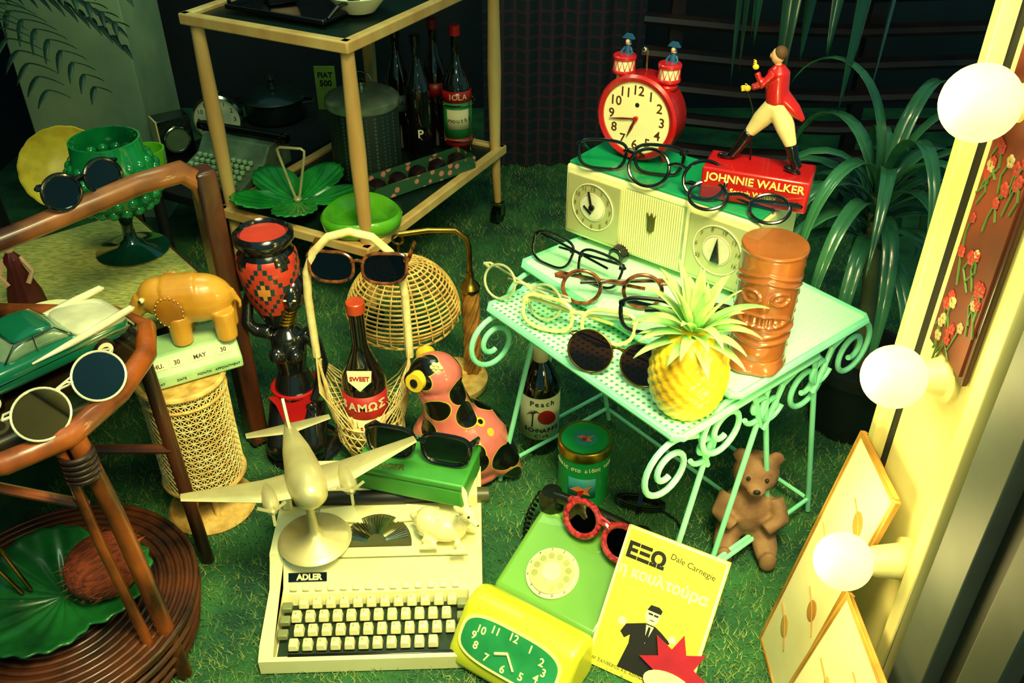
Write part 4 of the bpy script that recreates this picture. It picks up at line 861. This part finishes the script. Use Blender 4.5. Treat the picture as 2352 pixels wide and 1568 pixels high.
# ---------------------------------------------------------------- book
BR=(Euler((0,0,rad(-29))).to_matrix()@Euler((rad(50),0,0)).to_matrix())
BO=V((.131,1.005,.004))
t=thing('book','yellow paperback with Greek title leaning on the telephone','book',BO)
t.rotation_euler=BR.to_euler()
YB=mat('yellow_cover','#f2ea50',.4,coat=.4,col2='#e6de40',ns=4)
W_,H2=.185,.254
B().box((W_/2,H2/2,-.006),(W_-.004,H2-.004,.010)).out('pages',PAPER,t); cv=B().mt(0).box((W_/2,H2/2,0),(W_,H2,.0016)).box((W_/2,H2/2,-.012),(W_,H2,.0016)).box((0,H2/2,-.006),(.0016,H2,.013)).out('cover',YB,t)
B().box((W_/2,H2-.002,.0005),(W_,.005,.002)).box((.002,H2/2,.0005),(.005,H2,.002)).box((W_-.002,H2/2,.0005),(.005,H2,.002)).out('cover_border',PAPER,cv)
letter(t,'lettering',[('ΕΞΩ',.036,(.045,.212,.001),(0,0,0))],INK,bold=.05)
letter(t,'lettering',[('η κουλτούρα',.027,(.088,.178,.001),(0,0,0))],PAPER,bold=.03)
letter(t,'lettering',[('Dale Carnegie',.0145,(.128,.224,.001),(0,0,-6)),('Μ. ΣΑΛΙΒΕΡΟΣ Α.Ε. ΑΘΗΝΑΙ',.0075,(.058,.012,.001),(0,0,0))],INK)
b=B().mt(0).prism([(.055,.015),(.125,.015),(.118,.07),(.13,.088),(.112,.098),(.098,.104),(.080,.104),(.066,.098),(.048,.09),(.042,.074),(.052,.066),(.060,.075),(.062,.06)],.0008,.0014)
b.mt(1).prism([(.088+.013*cos(i*pi/8),.120+.016*sin(i*pi/8)) for i in range(16)],.0008,.0018).prism([(.082,.102),(.096,.102),(.089,.07)],.0012,.0018).prism([(.040+.008*cos(i*pi/4),.092+.008*sin(i*pi/4)) for i in range(8)],.001,.0018).prism([(.132+.007*cos(i*pi/4),.094+.007*sin(i*pi/4)) for i in range(8)],.001,.0018)
b.mt(0).prism([(.076,.127),(.101,.127),(.102,.134),(.095,.138),(.080,.137)],.0016,.0022).box((.084,.122,.002),(.008,.003,.0006)).box((.094,.122,.002),(.008,.003,.0006)).box((.0895,.112,.002),(.008,.0012,.0006)).prism([(.087,.1),(.091,.1),(.092,.078),(.089,.072),(.086,.078)],.0018,.0024)
b.out('cover_drawing',[INK,mat('cover_cream','#fbf6c8',.5)],t)
t=thing('star_sign','red pointed paper star propped against the yellow book','sign',BO+BR@V((.150,.0,.006))); t.rotation_euler=BR.to_euler()
B().prism([((.062 if i%2==0 else .034)*sin(i*pi/8),.050+(.062 if i%2==0 else .034)*cos(i*pi/8)) for i in range(16)],0,.003).out('star',mat('crimson_card','#b01830',.5),t)
B().prism([(.045*cos(i*pi/12),.022+.022*sin(i*pi/12)) for i in range(24)],.0035,.0045).out('backing_card',WHITE,t)
# ---------------------------------------------------------------- yellow clock
t=thing('clock_radio','yellow-green rounded clock with green dial on carpet','clock',(.012,.992,.006),-33)
YG=mat('acid_yellow_plastic','#d0d634',.38,coat=.3,col2='#bec428',ns=3)
a_=[( -.062,.0),(.060,0),(.070,.02),(.068,.085),(.045,.112),(.0,.108),(-.062,.035)]
B().prism(a_,-.114,.114).out('clock_body',YG,t,rot=(90,0,90),bevel=.026,bseg=6,smooth=60)
fa=math.degrees(math.atan2(.073,.062))
def sq(A_,B_): return [(A_*math.copysign(abs(cos(i*pi/24))**.62,cos(i*pi/24)),B_*math.copysign(abs(sin(i*pi/24))**.62,sin(i*pi/24))) for i in range(48)]
B().prism(sq(.099,.042),-.004,.002).out('face_surround',CREAM,t,loc=(0,-.0325,.0735),rot=(fa,0,0))
B().prism(sq(.093,.037),.001,.003).out('dial',mat('bottle_green_dial','#2a9658',.35,col2='#1f8048'),t,loc=(0,-.0325,.0735),rot=(fa,0,0))
ff=rad(fa); cy=(-.0325,.0735)
def FC(x,h,d=.0035): return (x,cy[0]+h*cos(ff)-d*sin(ff),cy[1]+h*sin(ff)+d*cos(ff))
letter(t,'numerals',[(str(n),.019,FC(.070*sin(rad(30*n)),.028*cos(rad(30*n))),(fa,0,0)) for n in range(1,13)],PAPER,bold=.02)
B().tube([FC(0,0,.005),FC(-.022,-.01,.005)],.0028,6).out('hour_hand',PAPER,t); B().tube([FC(0,0,.006),FC(.02,-.022,.006)],.002,6).out('minute_hand',PAPER,t)
for x in(-.08,.08): B().cyl((x,0,-.005),(x,0,.004),.01,n=12).out('foot',BLACK,t)
# ---------------------------------------------------------------- typewriter
t=thing('typewriter','cream portable typewriter with lettered black badge on carpet','typewriter',(-.252,1.182,.004),2)
TW=.39
ck=[(-.197,0),(-.197,.033),(-.172,.046),(-.062,.062),(-.03,.098),(-.022,.112),(.1,.118),(.195,.116),(.197,0)]
md=[(-.197,0),(-.197,.033),(-.190,.037),(-.184,.016),(-.075,.030),(-.070,.056),(-.062,.062),(-.03,.098),(-.022,.112),(.1,.118),(.195,.116),(.197,0)]
b=B().prism(md,-TW/2+.025,TW/2-.025); b.prism(ck,-TW/2,-TW/2+.025).prism(ck,TW/2-.025,TW/2)
b.out('housing',WHITE,t,rot=(90,0,90),bevel=.003)
B().box((0,-.13,.026),(TW-.056,.105,.004),(7,0,0)).out('key_well',mat('green_black_well','#12301c',.5),t)
B().box((0,-.188,.034),(TW-.10,.006,.008)).out('front_trim',BLACK,t,bevel=.001)
key0=None
rows_=['1234567890-=','QWERTYUIOPÜ+','ASDFGHJKLÖÄ#',' YXCVBNM,.- '][::-1]; legs=[]
def kpos():
    for r_ in range(4):
        n=12 if r_>0 else 11
        for c_ in range(n): yield r_,c_,(-.138+c_*.0245+(0,.006,-.002,.008)[r_],-.166+r_*.0268,.030+r_*.0045)
for r_,c_,(x,y,z) in kpos():
    if key0 is None:
        b=B(); b.add([(-.0095,-.0095,0),(.0095,-.0095,0),(.0095,.0095,0),(-.0095,.0095,0),(-.0075,-.0075,.014),(.0075,-.0075,.014),(.0075,.0085,.015),(-.0075,.0085,.015)],[(3,2,1,0),(4,5,6,7),(0,1,5,4),(1,2,6,5),(2,3,7,6),(3,0,4,7)]); key0=b.out('key',WHITE,t,loc=(x,y,z),bevel=.002)
    else:
        o=key0.copy(); COL.objects.link(o); o.location=(x,y,z)
    ch=rows_[r_][c_]
    if ch!=' ': legs.append((ch,.007,(x-.002,y+.002,z+.0148),(0,0,0)))
letter(t,'key_lettering',legs,mat('grey_ink','#6a6c48',.6),ext=.0002)
DK=mat('olive_grey_key','#8f9868',.4)
for s in(-1,1):
    for r_ in range(3): B().box((s*.158,-.150+r_*.027,.045+r_*.003),(.018,.016,.012)).out('shift_key',DK,t,bevel=.002)
for c_ in range(14):
    B().box((-.15+c_*.0228,-.064,.066),(.013,.012,.008),(25,0,0)).out('tab_key',WHITE,t,bevel=.002)
B().box((-.125,-.050,.0785),(.070,.016,.002),(48.4,0,0)).out('badge',BLACK,t)
letter(t,'lettering',[('ADLER',.0150,(-.122,-.0515,.0795),(48.4,0,0))],PAPER,bold=.05)
b=B().box((0,-.0285,.1035),(TW-.05,.0015,.0015)); b.out('panel_line',mat('olive_line','#8c9050',.5),t)
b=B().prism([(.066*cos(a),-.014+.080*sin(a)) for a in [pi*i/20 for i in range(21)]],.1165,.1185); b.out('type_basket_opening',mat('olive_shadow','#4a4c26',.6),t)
b=B()
for k in range(30): a=rad(12+k*5.4); b.tube([(.018*cos(a),-.008+.022*sin(a),.119),(.060*cos(a),-.008+.066*sin(a),.122)],.0012,4)
b.out('type_bars',CHROME,t)
for s in(-1,1):
    B().add([(s*x,y,z) for z in(.118,.125) for x,y in((.028,.040),(.115,.050),(.115,.078),(.050,.086))],[(0,1,2,3),(7,6,5,4),(0,4,5,1),(1,5,6,2),(2,6,7,3),(3,7,4,0)]).out('ribbon_cover',WHITE,t,bevel=.002)
pl=B().cyl((-.185,.10,.130),(.185,.10,.130),.014).out('platen',mat('dark_rubber','#16181a',.5),t)
for s in(-1,1):
    B().cyl((s*.185,.10,.130),(s*.212,.10,.130),.015,n=20).out('platen_knob',mat('olive_dark_knob','#4c5030',.4),pl,bevel=.002)
    B().box((s*.178,.105,.135),(.02,.05,.035)).out('carriage_end',WHITE,t,bevel=.004)
B().box((0,.150,.130),(.34,.085,.030)).out('paper_table',WHITE,t,bevel=.003)
t=thing('tin_box','green hinged tin box with gold lettering on typewriter','tin box',(-.182,1.318,.1495),-15)
TB=mat('green_tin_box_paint','#429a3c',.45,.1,col2='#328432',ns=8)
B().box((0,0,.0225),(.218,.115,.045)).out('box_body',TB,t,bevel=.006); B().box((0,0,.052),(.222,.119,.014)).out('lid',TB,t,bevel=.004); letter(t,'lettering',[('SINGER',.020,(-.045,-.043,.0593),(0,0,8))],GOLD,bold=.02)
glasses((-.180,1.300,.2095),-14,'way',BLACK,SUN,'black sunglasses resting on the green tin box',W=.205,lh=.031,rim=.0045,mode='open',name='sunglasses',tl=.06,tilt=12)
# ---------------------------------------------------------------- aeroplane
t=thing('model_aeroplane','cast metal twin-propeller model aeroplane on a stand','model plane',(-.366,1.182,.1225),21.4)
AL=mat('brushed_aluminium','#e6dca2',.42,.45,col2='#c2ba88',ns=12)
F=.160
B().lathe([(0,0),(.066,0),(.068,.003),(.060,.010),(.02,.018),(.010,.03),(.0075,.07),(.007,.12),(.010,F)],40).out('stand',AL,t,smooth=60)
b=B().tube([(0,-.098,-.004),(0,-.092,-.002),(0,-.078,0),(0,-.045,.002),(0,.01,.004),(0,.08,.006),(0,.14,.010),(0,.185,.016)],[.008,.020,.029,.033,.031,.025,.015,.005],20)
fu=b.out('fuselage',AL,t,smooth=60,loc=(0,0,F+.006),rot=(-13,0,0))
def wing(x0,x1,y0,c0,y1,c1,z0,z1,th0,th1):
    vs=[]
    for x,y,c_,z,th in((x0,y0,c0,z0,th0),(x1,y1,c1,z1,th1)):
        for k in range(12):
            a=2*pi*k/12; vs.append((x,y+c_/2*cos(a),z+th/2*sin(a)*(1-.4*cos(a))))
    return vs,[tuple(range(12)),tuple(reversed(range(12,24)))]+[(j,(j+1)%12,12+(j+1)%12,12+j) for j in range(12)]
for s in(-1,1):
    b=B().add(*wing(0,s*.07,-.015,.095,-.015,.082,-.008,-.006,.014,.012)).add(*wing(s*.07,s*.205,-.015,.082,.0,.026,-.006,.014,.012,.004)); b.out('wing',AL,fu,smooth=50)
    B().tube([(s*.066,-.085,-.006),(s*.066,-.07,-.005),(s*.066,-.03,-.005),(s*.066,.01,-.006)],[.009,.014,.013,.004],14).out('engine',AL,fu,smooth=60)
    b=B().sph((s*.066,-.089,-.006),.004)
    for k in range(3): a=k*2*pi/3+.5; b.box((s*.066+.014*cos(a),-.089,-.006+.014*sin(a)),(.026,.0015,.005),(0,-math.degrees(a),0))
    b.out('propeller',AL,fu)
    B().add(*wing(0,s*.080,.165,.046,.172,.022,.012,.014,.006,.002)).out('tailplane',AL,fu)
B().add([(x,y,z) for x in(-.003,.003) for y,z in((.125,.015),(.188,.016),(.195,.062),(.180,.070),(.155,.035))],[(0,1,2,3,4),(9,8,7,6,5)]+[(i,(i+1)%5,5+(i+1)%5,5+i) for i in range(5)]).out('tail_fin',AL,fu,bevel=.001)
t=thing('fawn_figurine','cream porcelain fawn lying on the typewriter','figurine',(-.130,1.190,.1235),-15,scale=1.15)
POR=mat('cream_porcelain','#fff4b8',.2,coat=.6,col2='#f2e29c',ns=14)
b=B().sph((0,0,.024),(.042,.026,.024)).sph((-.022,0,.027),(.024,.025,.026)).tube([(.026,0,.030),(.040,-.004,.050),(.044,-.006,.066)],[.017,.011,.010],12).sph((.048,-.01,.074),(.015,.011,.012)).tube([(.053,-.014,.072),(.068,-.022,.064)],[.008,.0045],8)
b.tube([(.03,-.018,.012),(.05,-.03,.007),(.025,-.034,.006)],[.008,.006,.005],8).tube([(-.02,-.02,.014),(0,-.032,.008),(-.025,-.036,.005)],[.012,.007,.005],8).tube([(.03,.018,.012),(.052,.02,.006)],[.008,.005],8)
for s in(-1,1): b.tube([(.043,-.008+s*.008,.082),(.037,-.008+s*.018,.096),(.033,-.008+s*.022,.106)],[.004,.0055,.0015],8)
b.sph((-.046,0,.034),(.008,.005,.009)); b.out('fawn_body',POR,t,voxel=.002,smit=3)
B().sph((.053,-.020,.077),.002).sph((.049,-.000,.078),.002).sph((.068,-.022,.065),.002).out('eyes_and_nose',INK,t)
do_letters()
# ---------------------------------------------------------------- light
def area(name,loc,tgt,size,e,col):
    l=bpy.data.lights.new(name,'AREA'); l.shape='DISK'; l.size=size; l.energy=e; l.color=col
    o=bpy.data.objects.new(name,l); COL.objects.link(o); o.location=loc; o.rotation_euler=(V(tgt)-V(loc)).to_track_quat('-Z','Y').to_euler(); return o
def spot(name,loc,tgt,ang,e,col,soft):
    l=bpy.data.lights.new(name,'SPOT'); l.spot_size=rad(ang); l.spot_blend=1; l.energy=e; l.color=col; l.shadow_soft_size=soft
    o=bpy.data.objects.new(name,l); COL.objects.link(o); o.location=loc; o.rotation_euler=(V(tgt)-V(loc)).to_track_quat('-Z','Y').to_euler(); return o
area('window_daylight',(.2,.10,2.2),(-.1,1.35,.2),1.1,20,(1,.96,.52))
spot('added_key_spot',(.25,.30,2.4),(.04,1.22,.15),60,370,(1,.91,.38),.35)  # added key light without a real fitting; brightens the middle, leaves edges dark
area('room_fill',(-.5,2.1,2.1),(-.5,2.5,.3),.6,8,(.75,1,.6))
w=bpy.data.worlds.new('world'); sc.world=w; w.use_nodes=True; bg=w.node_tree.nodes['Background']; bg.inputs[0].default_value=(.09,.30,.28,1); bg.inputs[1].default_value=.85
cd=bpy.data.cameras.new('camera'); cd.sensor_width=36; cd.lens=2100/2352*36; cd.clip_start=.02
co=bpy.data.objects.new('camera',cd); COL.objects.link(co); co.location=(0,0,1.4); co.rotation_euler=(rad(55),0,0); sc.camera=co
